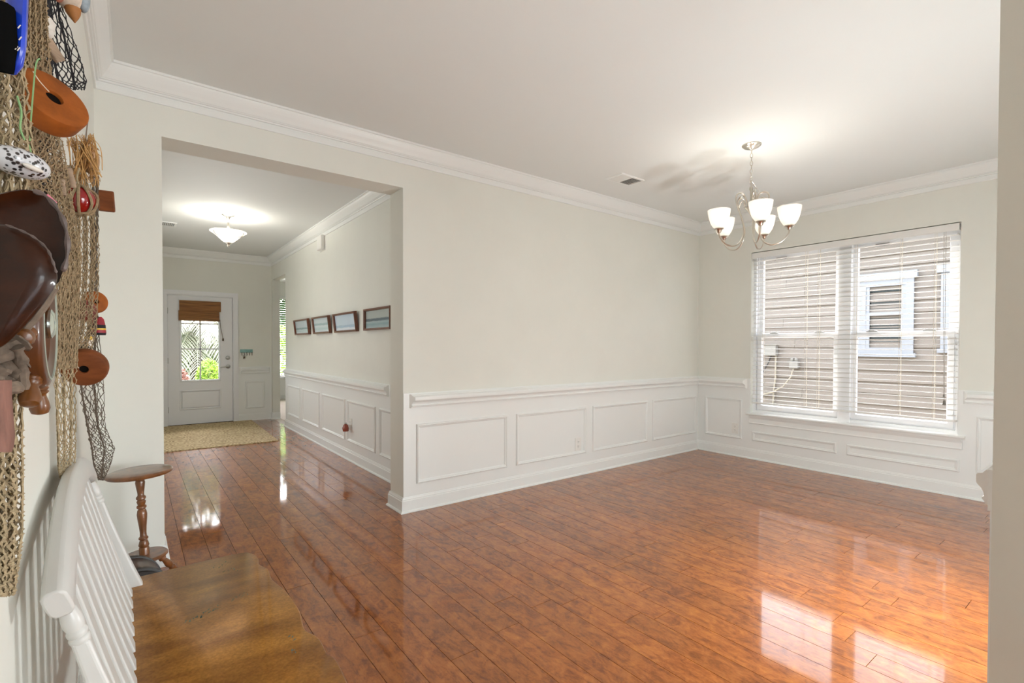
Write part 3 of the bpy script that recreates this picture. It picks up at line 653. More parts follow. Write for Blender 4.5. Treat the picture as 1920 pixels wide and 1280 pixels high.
# ------------------------------------------------------------------ hall wall pictures
def picture(yc, wdt, label, prm, lean, roll=0):
    h = .212; dep = .034
    o = thing('picture', label, 'picture', (XE-.003, yc, 1.40), (0, -math.radians(lean), 0), 'framed seascapes along the hall wall')
    m = M().frame((0, wdt/2, 0), (0, -1, 0), (0, 0, 1), (-1, 0, 0), wdt, h, [(0, 0), (0, dep), (.012, dep), (.020, dep-.006), (.022, .012), (.022, 0)])
    obj('frame', m, FRAMEW, o)
    obj('print', M().box(-.012, -wdt/2+.02, .02, -.009, wdt/2-.02, h-.02), prm, o)
    return o
SEA1 = sea_mat('seascape_a', .42, (.52, .62, .68), (.42, .58, .60), (.20, .33, .38), (.68, .76, .82))
SEA2 = sea_mat('seascape_b', .60, (.62, .70, .76), (.50, .64, .68), (.36, .50, .55), (.74, .80, .86))
SEA3 = sea_mat('seascape_c', .30, (.60, .72, .84), (.46, .62, .78), (.38, .52, .66), (.78, .84, .92))
SEA4 = sea_mat('seascape_d', .52, (.42, .48, .46), (.24, .38, .42), (.09, .14, .17), (.40, .52, .54))
picture(3.755, .70, 'framed pale sea print farthest along the hall wall', SEA1, 6.5)
picture(2.865, .66, 'framed sea print, second from the front door end of the row', SEA2, 6.5)
picture(2.005, .70, 'framed bright blue sea print left of the dark horizon one', SEA3, 6.5)
picture(1.125, .645, 'framed sea print with a dark horizon, nearest the dining room', SEA4, 0)

# door chime, night light and outlets
ch = thing('door_chime', 'white door chime box high on the hall wall under the crown', 'chime', (XE, 2.90, 2.43))
part('cover', M().box(XE-.05, 2.80, 2.43, XE-.006, 2.985, 2.605), PLASTIC, ch, bevel=.012)
part('base', M().box(XE-.006, 2.79, 2.42, XE, 2.995, 2.615), PLASTIC, ch)
def outlet(name, label, c, ux, nrm, w_=.072, h_=.118):
    c, ux, nrm = Vector(c), Vector(ux), Vector(nrm); uz = Vector((0, 0, 1))
    o = thing(name, label, 'outlet', c)
    part('plate', M().obox(c+nrm*.003, ux*w_/2, nrm*.003, uz*h_/2), PLASTIC, o, bevel=.002)
    for s in (-1, 1):
        cc = c+uz*.021*s
        r_ = part('socket', M().lathe([(.0165, 0), (.0165, .008), (.0155, .009)], cc, nrm, n=16), PLASTIC, o)
        m = M()
        for d in (-1, 1): m.obox(cc+ux*.006*d+nrm*.009+uz*.003, ux*.0011, nrm*.0006, uz*.004)
        m.lathe([(.0022, .0085), (.0022, .0097)], cc-uz*.008, nrm, n=8)
        m.v = [tuple(Vector(p)-c) for p in m.v]
        obj('slots', m, DARK, r_)
    return o
outlet('wall_outlet', 'white outlet in the second panel of the long dining wall', (-2.058, -.004, .303), (1, 0, 0), (0, -1, 0), .080, .125)
outlet('wall_outlet', 'white outlet in the square panel left of the dining window', (-.004, -.478, .317), (0, 1, 0), (-1, 0, 0), .080, .12)
outlet('wall_outlet', 'white outlet right of the dining window beside the near wall corner', at(1859, 861, -2.66), (0, 1, 0), (-1, 0, 0), .080, .12).location.x = -.004
ol = outlet('wall_outlet', 'pale outlet low on the paneled hall wall behind the night light', (XE-.004, 1.90, .40), (0, 1, 0), (-1, 0, 0), .085, .125)
nl = thing('night_light', 'plug-in night light with a red shade low on the hall wall', 'night light', (XE-.014, 1.885, .36))
part('body', M().box(XE-.045, 1.86, .345, XE-.013, 1.93, .40), PLASTIC, nl, bevel=.006)
part('shade', M().lathe([(.012, -.02), (.03, -.035), (.036, 0), (.026, .03), (.012, .042)], (XE-.065, 1.885, .365), n=14), mat('night_light_red', (.30, .06, .03), .25, coat=.6), nl, smooth=True)
part('cap', M().lathe([(.013, .042), (.016, .05), (.008, .058)], (XE-.065, 1.885, .365), n=12), STEEL, nl, smooth=True)

# ------------------------------------------------------------------ ceiling vents
def vent(label, cx, cy, lx, ly, split=True):
    o = thing('ceiling_vent', label, 'vent', (cx, cy, H))
    part('frame', M().frame((cx-lx/2, cy-ly/2, H), (1, 0, 0), (0, 1, 0), (0, 0, -1), lx, ly, [(0, 0), (.004, .008), (.022, .008), (.024, 0)]), TRIM, o)
    part('backing', M().box(cx-lx/2+.02, cy-ly/2+.02, H-.002, cx+lx/2-.02, cy+ly/2-.02, H-.0005), mat('vent_shadow', (.05, .05, .045), .8), o)
    part('bar', M().box(cx-.006, cy-ly/2+.02, H-.009, cx+.006, cy+ly/2-.02, H-.002), TRIM, o)
    for s in (-1, 1):
        n = 7
        for i in range(n):
            xx = cx+s*(.02+(lx/2-.04)*i/(n-1))
            part('louver', M().obox((xx, cy, H-.006), (.0075, 0, .005*s), (0, ly/2-.024, 0), (.0005, 0, -.0006)), TRIM, o)
    return o
vent('white two-way louvered vent on the dining room ceiling by the crown', -1.99, -.51, .31, .19)
vent('white vent on the entry hall ceiling left of the light', -5.19, 3.98, .30, .24)

# ------------------------------------------------------------------ chandelier
SHADE = bpy.data.materials.new('frosted_shade'); SHADE.use_nodes = True
def shade_mat(mt, es, col):
    g = N(mt); o = g.n('ShaderNodeOutputMaterial'); d = g.n('ShaderNodeBsdfTranslucent'); d.inputs[0].default_value = (.62, .59, .54, 1)
    p = g.n('ShaderNodeBsdfPrincipled'); p.inputs['Base Color'].default_value = (.85, .83, .80, 1); p.inputs['Roughness'].default_value = .25
    p.inputs['Emission Color'].default_value = (*col, 1)
    mx = g.n('ShaderNodeMixShader'); mx.inputs[0].default_value = .55; g.l(p.outputs[0], mx.inputs[1]); g.l(d.outputs[0], mx.inputs[2]); g.l(mx.outputs[0], o.inputs[0])
    p.inputs['Emission Strength'].default_value = es
shade_mat(SHADE, .30, (1, .93, .86))
BOWL = bpy.data.materials.new('frosted_bowl'); BOWL.use_nodes = True; shade_mat(BOWL, .9, (1, .97, .92))
BULB = mat('bulb_glow', (1, 1, 1), .3, emit=(1, .93, .82), es=4)
CX, CY = -1.845, -1.57
cl = thing('chandelier', 'five-arm brushed nickel chandelier with frosted bell shades', 'chandelier', (CX, CY, H))
part('canopy', M().lathe([(.066, 0), (.066, .006), (.056, .016), (.040, .024), (.018, .030), (.008, .038), (.004, .040)], (CX, CY, H), (0, 0, -1), n=28), NICKEL, cl, smooth=True)
def link(c, ax, a=.017, b=.0085):
    ax = Vector(ax); return [Vector(c)+Vector((0, 0, 1))*a*math.cos(t)+ax*b*math.sin(t) for t in [2*PI*i/12 for i in range(12)]]
z = H-.05; i = 0
while z > 2.44:
    t = .6+i*PI/2
    part('chain_link', M().tube(link((CX, CY, z), (math.cos(t), math.sin(t), 0)), .0024, 5, closed=True), NICKEL, cl, smooth=True)
    z -= .0285; i += 1
# slack chain end hanging beside the stem
pts = [(CX+.006, CY, 2.455), (CX+.030, CY-.010, 2.44), (CX+.052, CY-.018, 2.405), (CX+.058, CY-.02, 2.365), (CX+.050, CY-.016, 2.335), (CX+.03, CY-.01, 2.33), (CX+.014, CY, 2.355)]
for i, p in enumerate(pts):
    d = Vector(pts[min(i+1, len(pts)-1)])-Vector(pts[max(i-1, 0)]); d.normalize(); s_ = d.orthogonal().normalized() if i % 2 else d.cross(d.orthogonal()).normalized()
    part('chain_link', M().tube([Vector(p)+d*.017*math.cos(t)+s_*.0085*math.sin(t) for t in [2*PI*k/12 for k in range(12)]], .0022, 5, closed=True), NICKEL, cl, smooth=True)
part('stem', M().tube([(CX, CY, 2.445), (CX, CY, 2.425)], .004, 8).lathe([(.012, 2.425), (.014, 2.41), (.0075, 2.395), (.0075, 2.28)], (CX, CY, 0), n=14), NICKEL, cl, smooth=True)
part('hub', M().lathe([(.012, 2.292), (.040, 2.284), (.043, 2.274), (.030, 2.262), (.020, 2.245), (.010, 2.232), (.007, 2.225), (.002, 2.215)], (CX, CY, 0), n=24), NICKEL, cl, smooth=True)
vdir = (CAM - Vector((CX, CY, 0))); vdir.z = 0; vdir.normalize(); rdir = Vector((-vdir.y, vdir.x, 0))   # towards the camera, and to its right
def bez(P, n=10):
    """Catmull-Rom through points"""
    out = []
    for i in range(len(P)-1):
        a = Vector(P[max(i-1, 0)]); b = Vector(P[i]); c = Vector(P[i+1]); d = Vector(P[min(i+2, len(P)-1)])
        for k in range(n):
            t = k/n; out.append(.5*((2*b)+(c-a)*t+(2*a-5*b+4*c-d)*t*t+(3*b-a-3*c+d)*t**3))
    out.append(Vector(P[-1])); return out
for k in range(5):
    th = math.radians(14+72*k)
    dv = vdir*math.cos(th)+rdir*math.sin(th)
    def rz(r, z): return Vector((CX, CY, 0))+dv*r+Vector((0, 0, z))
    path = bez([rz(.030, 2.285), rz(.036, 2.325), rz(.060, 2.372), rz(.098, 2.375), rz(.118, 2.345), rz(.108, 2.29), rz(.075, 2.20), rz(.055, 2.11), rz(.075, 2.03), rz(.130, 1.99), rz(.195, 2.003), rz(.240, 2.05), rz(.248, 2.085)], 7)
    part('arm', M().tube(path, .0058, 8), NICKEL, cl, smooth=True)
    path = bez([rz(.108, 2.30), rz(.085, 2.335), rz(.062, 2.335), rz(.052, 2.315), rz(.06, 2.30)], 6)
    part('curl', M().tube(path, .0045, 7), NICKEL, cl, smooth=True)
    b_ = rz(.248, 0)
    part('cup', M().lathe([(.010, 2.082), (.016, 2.088), (.020, 2.10), (.033, 2.108), (.034, 2.114), (.018, 2.118)], b_, n=18), NICKEL, cl, smooth=True)
    sd = part('shade', M().lathe([(.024, 2.112), (.040, 2.124), (.056, 2.150), (.068, 2.185), (.076, 2.222), (.079, 2.248), (.076, 2.248), (.073, 2.222), (.065, 2.186), (.053, 2.152), (.037, 2.127), (.020, 2.116)], b_, n=28, cap0=False, cap1=False), SHADE, cl, smooth=True)
    bm = M().sphere(b_+Vector((0, 0, 2.175)), .022, 12, 8); bm.v = [tuple(Vector(p)-cl.location) for p in bm.v]
    obj('bulb', bm, BULB, sd, smooth=True)
    light('bulb_light', 'POINT', b_+Vector((0, 0, 2.20)), .9, (1, .94, .86), radius=.03)

# hall semi-flush light
HX, HY = -4.607, 3.041
hl = thing('ceiling_light', 'semi-flush ceiling light with frosted bowl in the entry hall', 'ceiling light', (HX, HY, H))
part('canopy', M().lathe([(.068, 0), (.068, .008), (.055, .016), (.028, .022), (.018, .05), (.010, .062)], (HX, HY, H), (0, 0, -1), n=26), NICKEL, hl, smooth=True)
part('bowl', M().lathe([(.012, 2.462), (.05, 2.470), (.085, 2.500), (.13, 2.545), (.168, 2.572), (.186, 2.582), (.187, 2.588), (.166, 2.580), (.127, 2.553), (.082, 2.508), (.045, 2.478), (.012, 2.470)], (HX, HY, -.045), n=36, cap0=False, cap1=False), BOWL, hl, smooth=True)
part('finial', M().lathe([(.030, 2.466), (.034, 2.460), (.026, 2.448), (.014, 2.440), (.018, 2.430), (.010, 2.418), (.004, 2.408)], (HX, HY, -.045), n=20), NICKEL, hl, smooth=True)
for k in range(3):
    t = math.radians(-35+120*k); dv = Vector((math.cos(t), math.sin(t), 0))
    def rz(r, z): return Vector((HX, HY, -.045))+dv*r+Vector((0, 0, z-.045))
    part('arm', M().tube(bez([rz(.008, 2.735), rz(.012, 2.68), rz(.04, 2.61), rz(.085, 2.572), rz(.14, 2.575), rz(.165, 2.60), rz(.163, 2.635), rz(.142, 2.645), rz(.13, 2.628), rz(.138, 2.613)], 6), .005, 7), NICKEL, hl, smooth=True)
for k in range(2):
    light('hall_bulb_light', 'POINT', (HX+(-.05, .05)[k], HY, 2.55), 5.5, (1, .94, .84), radius=.04)

# ------------------------------------------------------------------ bench
BO = Vector((-5.478, -1.30, 0)); brot = math.radians(1.0)
bn = thing('spindle_bench', 'white slat-back bench with scalloped bronze brown seat along the left wall', 'bench', BO, (0, 0, brot))
SZ = .44
# seat outline in local coords (x out from wall, y along); far end y=+.04, near end y=-1.12
rnd = []
front = [(.392, -1.13), (.402, -1.06), (.390, -.975), (.396, -.92), (.402, -.84), (.393, -.80), (.397, -.74), (.394, -.70), (.379, -.645), (.394, -.545), (.397, -.46), (.393, -.37), (.379, -.265), (.383, -.20), (.385, -.165), (.369, -.10), (.378, -.035), (.368, .015), (.352, .042)]
fc = [Vector((p[0], p[1], 0)) for p in front]
fcs = bez(fc, 5)
far = [(.30, .052), (.20, .050), (.10, .044), (-.02, .038)]
near = [(-.03, -1.20), (.18, -1.21), (.34, -1.19)]
outline = [(p.x, p.y) for p in fcs]+far+near
def slab(outl, z0, z1, inset=.006):
    c = Vector((sum(p[0] for p in outl)/len(outl), sum(p[1] for p in outl)/len(outl)))
    def ringz(z, ins): 
        o_ = []
        n = len(outl)
        for i, p in enumerate(outl):
            a = Vector(outl[i-1]); b = Vector(outl[(i+1) % n]); t = (b-a).normalized(); nn = Vector((t.y, -t.x))
            q = Vector(p)-nn*ins; o_.append((q.x, q.y, z))
        return o_
    return M().ring([ringz(z0, inset), ringz(z0+.008, 0), ringz(z1-.008, 0), ringz(z1-.002, inset*.5), ringz(z1, inset)])
seat = obj('seat', slab(outline, SZ-.036, SZ), SEATM, bn, smooth=True)
# worn paint flecks printed on the seat
fk = M(); rf = random.Random(3)
FLM = mat('seat_flecks', (.13, .19, .14), .6, noise=.5, nscale=60)
def fleck(px, py):
    p = CAM + (_fw+_r*((px-960)/FPX)-_u*((py-640-SHY)/FPX))*((SZ-CAM.z)/((_fw+_r*((px-960)/FPX)-_u*((py-640-SHY)/FPX)).z))
    q = Matrix.Rotation(-brot, 3, 'Z') @ (p-BO)
    s = rf.uniform(.003, .0075); a = rf.uniform(-.5, .5)+1.0
    d = Vector((math.cos(a), math.sin(a), 0)); e = Vector((-d.y, d.x, 0))*.35
    c = Vector((q.x, q.y, SZ+.0004))
    fk.add([c-d*s, c+e*s, c+d*s, c-e*s], [(0, 1, 2, 3)])
for (a, b, n) in (((348, 1165), (412, 1138), 26), ((434, 1126), (462, 1110), 12), ((400, 1062), (432, 1055), 14), ((418, 1070), (444, 1068), 8), ((543, 1195), (550, 1198), 4), ((546, 1222), (556, 1218), 5)):
    for i in range(n):
        t = (i+rf.random())/n; fleck(a[0]+(b[0]-a[0])*t+rf.uniform(-3, 3), a[1]+(b[1]-a[1])*t+rf.uniform(-4, 4))
obj('paint_flecks', fk, FLM, seat, kind='stuff', fix=False)
# back: leaning posts (sabre shape), crest arch and slats
def bx(z):      # x of the back plane at height z (leans to the wall going up)
    t = (z-SZ)/(.86-SZ); return -.006-.118*t+.006*(1-t)**4
YN, YF = -.985, -.025
def post(y):
    rings = []
    for z, wd, dp in ((SZ-.005, .042, .050), (SZ+.05, .040, .044), (SZ+.11, .037, .038), (SZ+.18, .033, .032), (SZ+.25, .029, .028), (SZ+.30, .026, .026)):
        x = bx(z)+.002*max(0, (z-SZ)/.3); rings.append([(x-dp/2, y-wd/2, z), (x+dp/2, y-wd/2, z), (x+dp/2, y+wd/2, z), (x-dp/2, y+wd/2, z)])
    return M().ring(rings)
ax_ = Vector((bx(.86)-bx(.74), 0, .12)).normalized()
for y in (YN, YF):
    po = obj('back_post', post(y), BENCHW, bn, bevel=.006, segs=3)
    c = Vector((bx(SZ+.297)+.002, y, SZ+.297))
    obj('post_turning', M().lathe([(.0125, -.004), (.0150, .001), (.0153, .007), (.0130, .010), (.0150, .014), (.0153, .019), (.0130, .023), (.0140, .027), (.0155, .034), (.0148, .046), (.012, .060), (.010, .070)], c, ax_, n=20), BENCHW, po, smooth=True)
# crest: arched rail, section leaning with the back
cres = []
NSEG = 28
for i in range(NSEG+1):
    t = i/NSEG; y = (YN-.045)+(YF-YN+.09)*t
    s_ = 2*t-1
    zc = .824+.088*(1-abs(s_)**2.2)
    x = bx(.86)+.011-.008*(1-s_*s_)
    hw, hh = .0175, .028+.006*(1-s_*s_)
    ca = .26
    ux = Vector((math.cos(ca), 0, math.sin(ca))); uz = Vector((-math.sin(ca), 0, math.cos(ca)))
    dz = -.088*2.2*abs(s_)**1.2*(1 if s_ > 0 else -1)*2/(YF-YN+.09) if abs(s_) > 0 else 0
    tn = Vector((0, 1, dz)).normalized(); uz2 = (uz-tn*uz.dot(tn)).normalized(); ux2 = (ux-tn*ux.dot(tn)); ux2 = (ux2-uz2*ux2.dot(uz2)).normalized()
    c = Vector((x, y, zc))
    sec = []
    for a in range(16):
        ang = 2*PI*a/16+PI/16; q = (abs(math.cos(ang))**4+abs(math.sin(ang))**4)**-.25
        sec.append(c+ux2*hw*q*math.cos(ang)+uz2*hh*q*math.sin(ang))
    cres.append(sec)
obj('crest_rail', M().ring(cres), BENCHW, bn, smooth=True, bevel=.004)
NSL = 10
for i in range(NSL):
    y = YN+.068+(YF-YN-.136)*i/(NSL-1)
    s_ = 2*(y-(YN-.045))/(YF-YN+.09)-1
    zt_ = .815+.088*(1-abs(s_)**2.2)
    rings = []
    for k in range(8):
        t = k/7; z = SZ-.004+(zt_-SZ)*t; x = bx(z)-.010+.010*t
        wd = .055-.006*t
        rings.append([(x-.006, y-wd/2, z), (x+.006, y-wd/2, z), (x+.006, y+wd/2, z), (x-.006, y+wd/2, z)])
    obj('back_slat', M().ring(rings), BENCHW, bn, bevel=.003)
for lx, ly, sx, sy in ((.05, -1.08, -.03, -.03), (.05, -.06, -.03, .03), (.33, -1.08, .03, -.03), (.33, -.06, .03, .03)):
    top = Vector((lx, ly, SZ-.036)); bot = Vector((lx+sx, ly+sy, 0)); d = (bot-top).normalized(); L = (bot-top).length
    obj('leg', M().lathe([(.018, 0), (.026, .03), (.028, .10), (.018, .14), (.027, .16), (.024, .25), (.016, .30), (.022, .32), (.018, L)], top, d, n=14), BENCHW, bn, smooth=True)
for x_ in (.04, .345): obj('stretcher', M().tube([(x_, -1.09, .18), (x_, -.57, .18), (x_, -.05, .18)], [.011, .017, .011], 10), BENCHW, bn, smooth=True)

# ------------------------------------------------------------------ little pedestal table and keg
TX, TY = -5.428, -.28
tb = thing('pedestal_table', 'small round turned brown pedestal table by the left wall', 'table', (TX, TY, 0), (0, math.radians(-2.4), 0))
obj('table_top', M().lathe([(.118, .560), (.134, .563), (.141, .569), (.142, .574), (.138, .579), (.128, .583), (.06, .584)], n=48), MAPLE, tb, smooth=True)
tb.scale = (1, 1, 1.05)
colp = [(.022, .17), (.022, .205), (.019, .210), (.023, .218), (.019, .235), (.015, .244), (.021, .250), (.021, .256), (.015, .262), (.014, .280), (.016, .310), (.020, .345), (.022, .370), (.019, .388), (.014, .396), (.021, .402), (.021, .410), (.015, .416), (.018, .425), (.020, .432), (.015, .440), (.021, .446), (.021, .454), (.014, .462), (.014, .475), (.018, .500), (.021, .525), (.018, .538), (.014, .543), (.022, .550), (.023, .561)]
obj('column', M().lathe(colp, n=20), MAPLE, tb, smooth=True)
obj('lower_shelf', M().lathe([(.06, .152), (.092, .154), (.100, .160), (.100, .166), (.094, .172), (.03, .173)], n=36), MAPLE, tb, smooth=True)
for k in range(3):
    t = math.radians(38+120*k); dv = Vector((math.cos(t), math.sin(t), 0))
    a = dv*.06+Vector((0, 0, .156)); b = dv*.175+Vector((0, 0, .010)); d = (b-a).normalized(); L = (b-a).length
    obj('leg', M().lathe([(.012, 0), (.014, .01), (.011, .03), (.017, .05), (.018, .056), (.011, .064), (.013, .08), (.018, .105), (.017, .12), (.010, .13), (.016, .137), (.014, L-.01), (.008, L)], a, d, n=14), MAPLE, tb, smooth=True)
kg = thing('wooden_keg', 'dark wooden keg lying on its side behind the bench end', 'keg', (-5.485, -.62, 0))
kc = Vector((-5.485, -.62, .138)); kax = Vector((.18, -1, 0)).normalized()
part('body', M().lathe([(0.1107, -.12), (0.1266, -.08), (.118, 0), (0.1266, .08), (0.1175, .110)], kc, kax, n=36), KEG, kg, smooth=True)
part('head', M().lathe([(0.1175, .110), (0.1107, .112), (0.1062, .104), (0.0904, .104), (0.0870, .111), (0.0802, .111), (0.0768, .104), (0.0542, .104), (0.0508, .110), (0.0441, .110), (0.0407, .104), (0.0045, .104)], kc, kax, n=36), KEG, kg, smooth=True)
for s_ in (-.085, .088):
    part('hoop', M().lathe([(0.1254, s_-.014), (0.1311, s_-.012), (0.1305, s_+.012), (0.1243, s_+.014)], kc, kax, n=36), KEGBAND, kg, smooth=True)
part('hoop', M().lathe([(0.1130, .100), (0.1209, .102), (0.1209, .118), (0.1119, .118)], kc, kax, n=36), KEGBAND, kg, smooth=True)

# ------------------------------------------------------------------ fishing nets on the left wall
rn = random.Random(21)
def net(name, label, rows, nu, nv, cord, material, folds=3, fa=.10, depth=.012, jit=.25, sag=.0, extra=None):
    """rows: (px row, left px, right px, depth y left, depth y right) down the hanging net"""
    def lerp(a, b, t): return a+(b-a)*t
    def pos(u, v):
        k = v*(len(rows)-1); i = min(int(k), len(rows)-2); t = k-i
        a = [lerp(p, q, t) for p, q in zip(rows[i], rows[i+1])]
        uu = u+fa*math.sin(2*PI*folds*u+v*2.0)
        uu = min(max(uu, -.04), 1.04)
        px = lerp(a[1], a[2], uu); Y = lerp(a[3], a[4], uu)+depth*math.cos(2*PI*folds*u+1.3+v*3)
        return at(px, a[0], Y)
    m = M(); pts = {}
    for j in range(nv+1):
        for i in range(nu+1):
            u = (i+(.5 if j % 2 else 0))/(nu+.5); v = j/nv
            pts[i, j] = pos(u+rn.uniform(-jit, jit)/nu, min(max(v+rn.uniform(-jit, jit)/nv, 0), 1))
    def cordseg(a, b):
        d = b-a
        if d.length < 1e-5: return
        mid = (a+b)/2+Vector((rn.uniform(-1, 1), rn.uniform(-1, 1), rn.uniform(-1, .2)))*d.length*.10
        m.tube([a, mid, b], cord*rn.uniform(.8, 1.25), 3, caps=False)
    for j in range(nv):
        for i in range(nu+1):
            a = pts[i, j]
            for di in ((0, -1) if j % 2 == 0 else (0, 1)):
                if (i+di, j+1) in pts and rn.random() > .015: cordseg(a, pts[i+di, j+1])
    for (i, j), a in pts.items():
        if rn.random() < .6: m.add([a+Vector((cord*2, 0, 0)), a+Vector((-cord, cord*2, 0)), a+Vector((-cord, -cord*2, 0)), a+Vector((0, 0, cord*2)), a-Vector((0, 0, cord*2))], [(0, 1, 3), (1, 2, 3), (2, 0, 3), (1, 0, 4), (2, 1, 4), (0, 2, 4)])
    o = obj(name, m, material, fix=False); return tag(o, label, 'fishing net')

net('fishing_net', 'coarse tan net bunched at the far left edge, hanging low over the bench',
    [(-60, -60, 44, -2.42, -2.36), (140, -60, 46, -2.42, -2.36), (320, -60, 60, -2.42, -2.34), (640, -60, 34, -2.42, -2.38), (850, -60, 38, -2.42, -2.38), (1000, -40, 38, -2.42, -2.38), (1115, -10, 24, -2.42, -2.40)], 22, 84, .0017, TAN2, 4, .16, .016)
net('fishing_net', 'dense tan net draped down the wall behind the upper round float',
    [(-40, 28, 84, -2.2, -2.1), (100, 24, 92, -2.2, -2.1), (260, 24, 112, -2.2, -1.95), (360, 60, 130, -2.1, -1.85), (480, 100, 150, -2.0, -1.8), (690, 100, 142, -1.95, -1.75)], 34, 90, .0013, TAN, 6, .12, .014)
net('fishing_net', 'tan net bagged around a red float beside the ship wheel',
    [(310, 105, 160, -1.75, -1.5), (390, 118, 178, -1.7, -1.45), (480, 112, 184, -1.7, -1.45), (560, 112, 180, -1.7, -1.45), (620, 108, 178, -1.7, -1.45), (668, 104, 165, -1.75, -1.5)], 34, 54, .0012, TAN, 5, .10, .012)
net('fishing_net', 'narrow tan net strip hanging straight down behind the bench crest',
    [(640, 98, 146, -1.85, -1.7), (720, 100, 141, -1.85, -1.72), (820, 105, 141, -1.85, -1.72), (872, 107, 139, -1.85, -1.72), (896, 112, 126, -1.85, -1.78)], 17, 40, .0012, TAN2, 3, .12, .010)
net('fishing_net', 'dark brown net with a ragged end nearest the corner of the left wall',
    [(330, 172, 186, -1.25, -1.18), (480, 170, 183, -1.25, -1.18), (640, 160, 186, -1.25, -1.15), (720, 142, 192, -1.3, -1.12), (800, 158, 196, -1.25, -1.12), (840, 166, 213, -1.22, -1.05), (870, 172, 206, -1.2, -1.08), (900, 184, 194, -1.15, -1.1)], 15, 70, .0012, BROWNC, 2, .12, .014, .45)
net('fishing_net', 'black knotted net hanging from the top beside the bird carving',
    [(-40, 84, 112, -1.95, -1.85), (30, 82, 122, -1.95, -1.8), (100, 92, 145, -1.95, -1.75), (150, 100, 160, -1.95, -1.72), (168, 118, 156, -1.9, -1.74)], 12, 20, .0013, BLKC, 2, .12, .008)
net('fishing_net', 'thin twisted black net cord under the upper round float',
    [(-40, 82, 98, -2.0, -1.95), (120, 84, 100, -2.0, -1.95), (250, 74, 88, -2.05, -2.0), (395, 72, 92, -2.05, -1.98)], 5, 60, .0012, BLKC, 1, .05, .004)
tag(obj('green_twine', M().tube(bez([at(32, 180, -2.40), at(40, 210, -2.40), at(38, 240, -2.40), at(46, 262, -2.39)], 5), .0014, 5).tube(bez([at(74, 110, -2.22), at(66, 130, -2.24), at(56, 262, -2.30), at(62, 292, -2.30)], 5), .0012, 5), GREENC), 'strands of green twine tangled in the tan net', 'twine')

# upper round float
def disc(o, c, nrm, R, T, hole, material, rim=.12):
    nrm = Vector(nrm).normalized(); c = Vector(c)
    b = R*rim
    prof = [(hole, -T/2), (R-b, -T/2), (R-b*.3, -T/2+b*.3), (R, -T/2+b), (R, T/2-b), (R-b*.3, T/2-b*.3), (R-b, T/2), (hole*1.08, T/2), (hole, T/2-.002), (hole, -T/2)]
    part('body', M().lathe(prof, c, nrm, n=48, cap0=False, cap1=False), material, o, smooth=True)
    part('bore', M().lathe([(hole, -T/2+.001), (hole*.98, T/2-.006)], c, nrm, n=24), DARK, o)
    return c, nrm
c = at(90, 194, -2.18)
f1 = thing('disc_float', 'large orange brown wooden disc float hung high on the net', 'net float', c, group='wooden net floats')
c, n_ = disc(f1, c, (.52, -.72, .42), .0560, .040, .0125, ORANGEW, .09)
part('string', M().tube(bez([at(62, 134, -2.215), at(74, 152, -2.222), at(92, 172, -2.205)], 4), .0008, 5), STRING, f1)
c = at(159, 688, -1.6)
f2 = thing('disc_float', 'lower wooden disc float with a looped string, above the bench crest', 'net float', c, group='wooden net floats')
disc(f2, c, (-.08, -.94, -.34), .053, .036, .0105, REDDISHW, .22)
part('string', M().tube(bez([at(131, 662, -1.615), at(136, 675, -1.635), at(148, 690, -1.625)], 4), .0009, 5), STRING, f2)
c = at(178, 566, -1.28)
f3 = thing('disc_float', 'half hidden small wooden disc float behind the edge of the net', 'net float', c, group='wooden net floats')
disc(f3, c, (.45, -.9, .1), .037, .022, .007, ORANGEW, .3)
tag(obj('red_float', M().sphere(at(160, 583, -1.36), .030, 20, 14, rr=(1, 1, 1.15)), mat('dull_red', (.17, .03, .02), .5, noise=.3, nscale=30), smooth=True), 'dull red ball float inside the bagged tan net', 'net float')

# red glass float in rope netting
c = at(149, 375, -1.64)
gf = thing('glass_float', 'red glass ball float wrapped in tan rope netting', 'glass float', c)
part('ball', M().sphere(c, .036, 24, 16), REDG, gf, smooth=True)
R_ = .039
for t in (0, .7, 1.4, 2.1, 2.8):
    ax = Vector((math.cos(t), math.sin(t), .25*math.sin(3*t))).normalized(); x_ = ax.orthogonal().normalized(); y_ = ax.cross(x_)
    part('rope', M().tube([c+(x_*math.cos(a)+y_*math.sin(a))*R_*(1+.04*math.sin(5*a)) for a in [2*PI*k/22 for k in range(22)]], .0036, 6, closed=True), TAN, gf, smooth=True)
part('rope', M().tube(bez([c+Vector((0, 0, .03)), c+Vector((-.004, -.01, .055)), c+Vector((.0, .0, .085))], 5), .0028, 6), TAN2, gf)
# raffia bundle with a shell
c = at(158, 292, -1.58)
rb = thing('raffia_bundle', 'pale straw raffia bundle tied around a tan shell', 'raffia bundle', c)
part('shell', M().sphere(c+Vector((.012, .02, -.002)), .030, 20, 14, rr=(.7, 1.0, 1.35)), SHELLTAN, rb, smooth=True)
rr_ = random.Random(4)
m = M()
for i in range(90):
    a = at(rr_.uniform(122, 176), rr_.uniform(250, 268), -1.60+rr_.uniform(-.02, .02)); b = at(rr_.uniform(128, 192), rr_.uniform(318, 352), -1.60+rr_.uniform(-.03, .03)); mid = (a+b)/2+Vector((rr_.uniform(-.006, .014), rr_.uniform(-.03, 0), rr_.uniform(-.008, .014)))
    m.tube(bez([a, mid, b], 4), .0013, 4, flat=.4)
for i in range(8):
    a = at(rr_.uniform(122, 140), rr_.uniform(256, 275), -1.63); b = at(rr_.uniform(170, 192), rr_.uniform(275, 300), -1.56); m.tube([a, (a+b)/2+Vector((.004, -.02, .006)), b], .0014, 4, flat=.4)
o_ = part('raffia_strands', m, RAFFIA, rb); o_['kind'] = 'stuff'
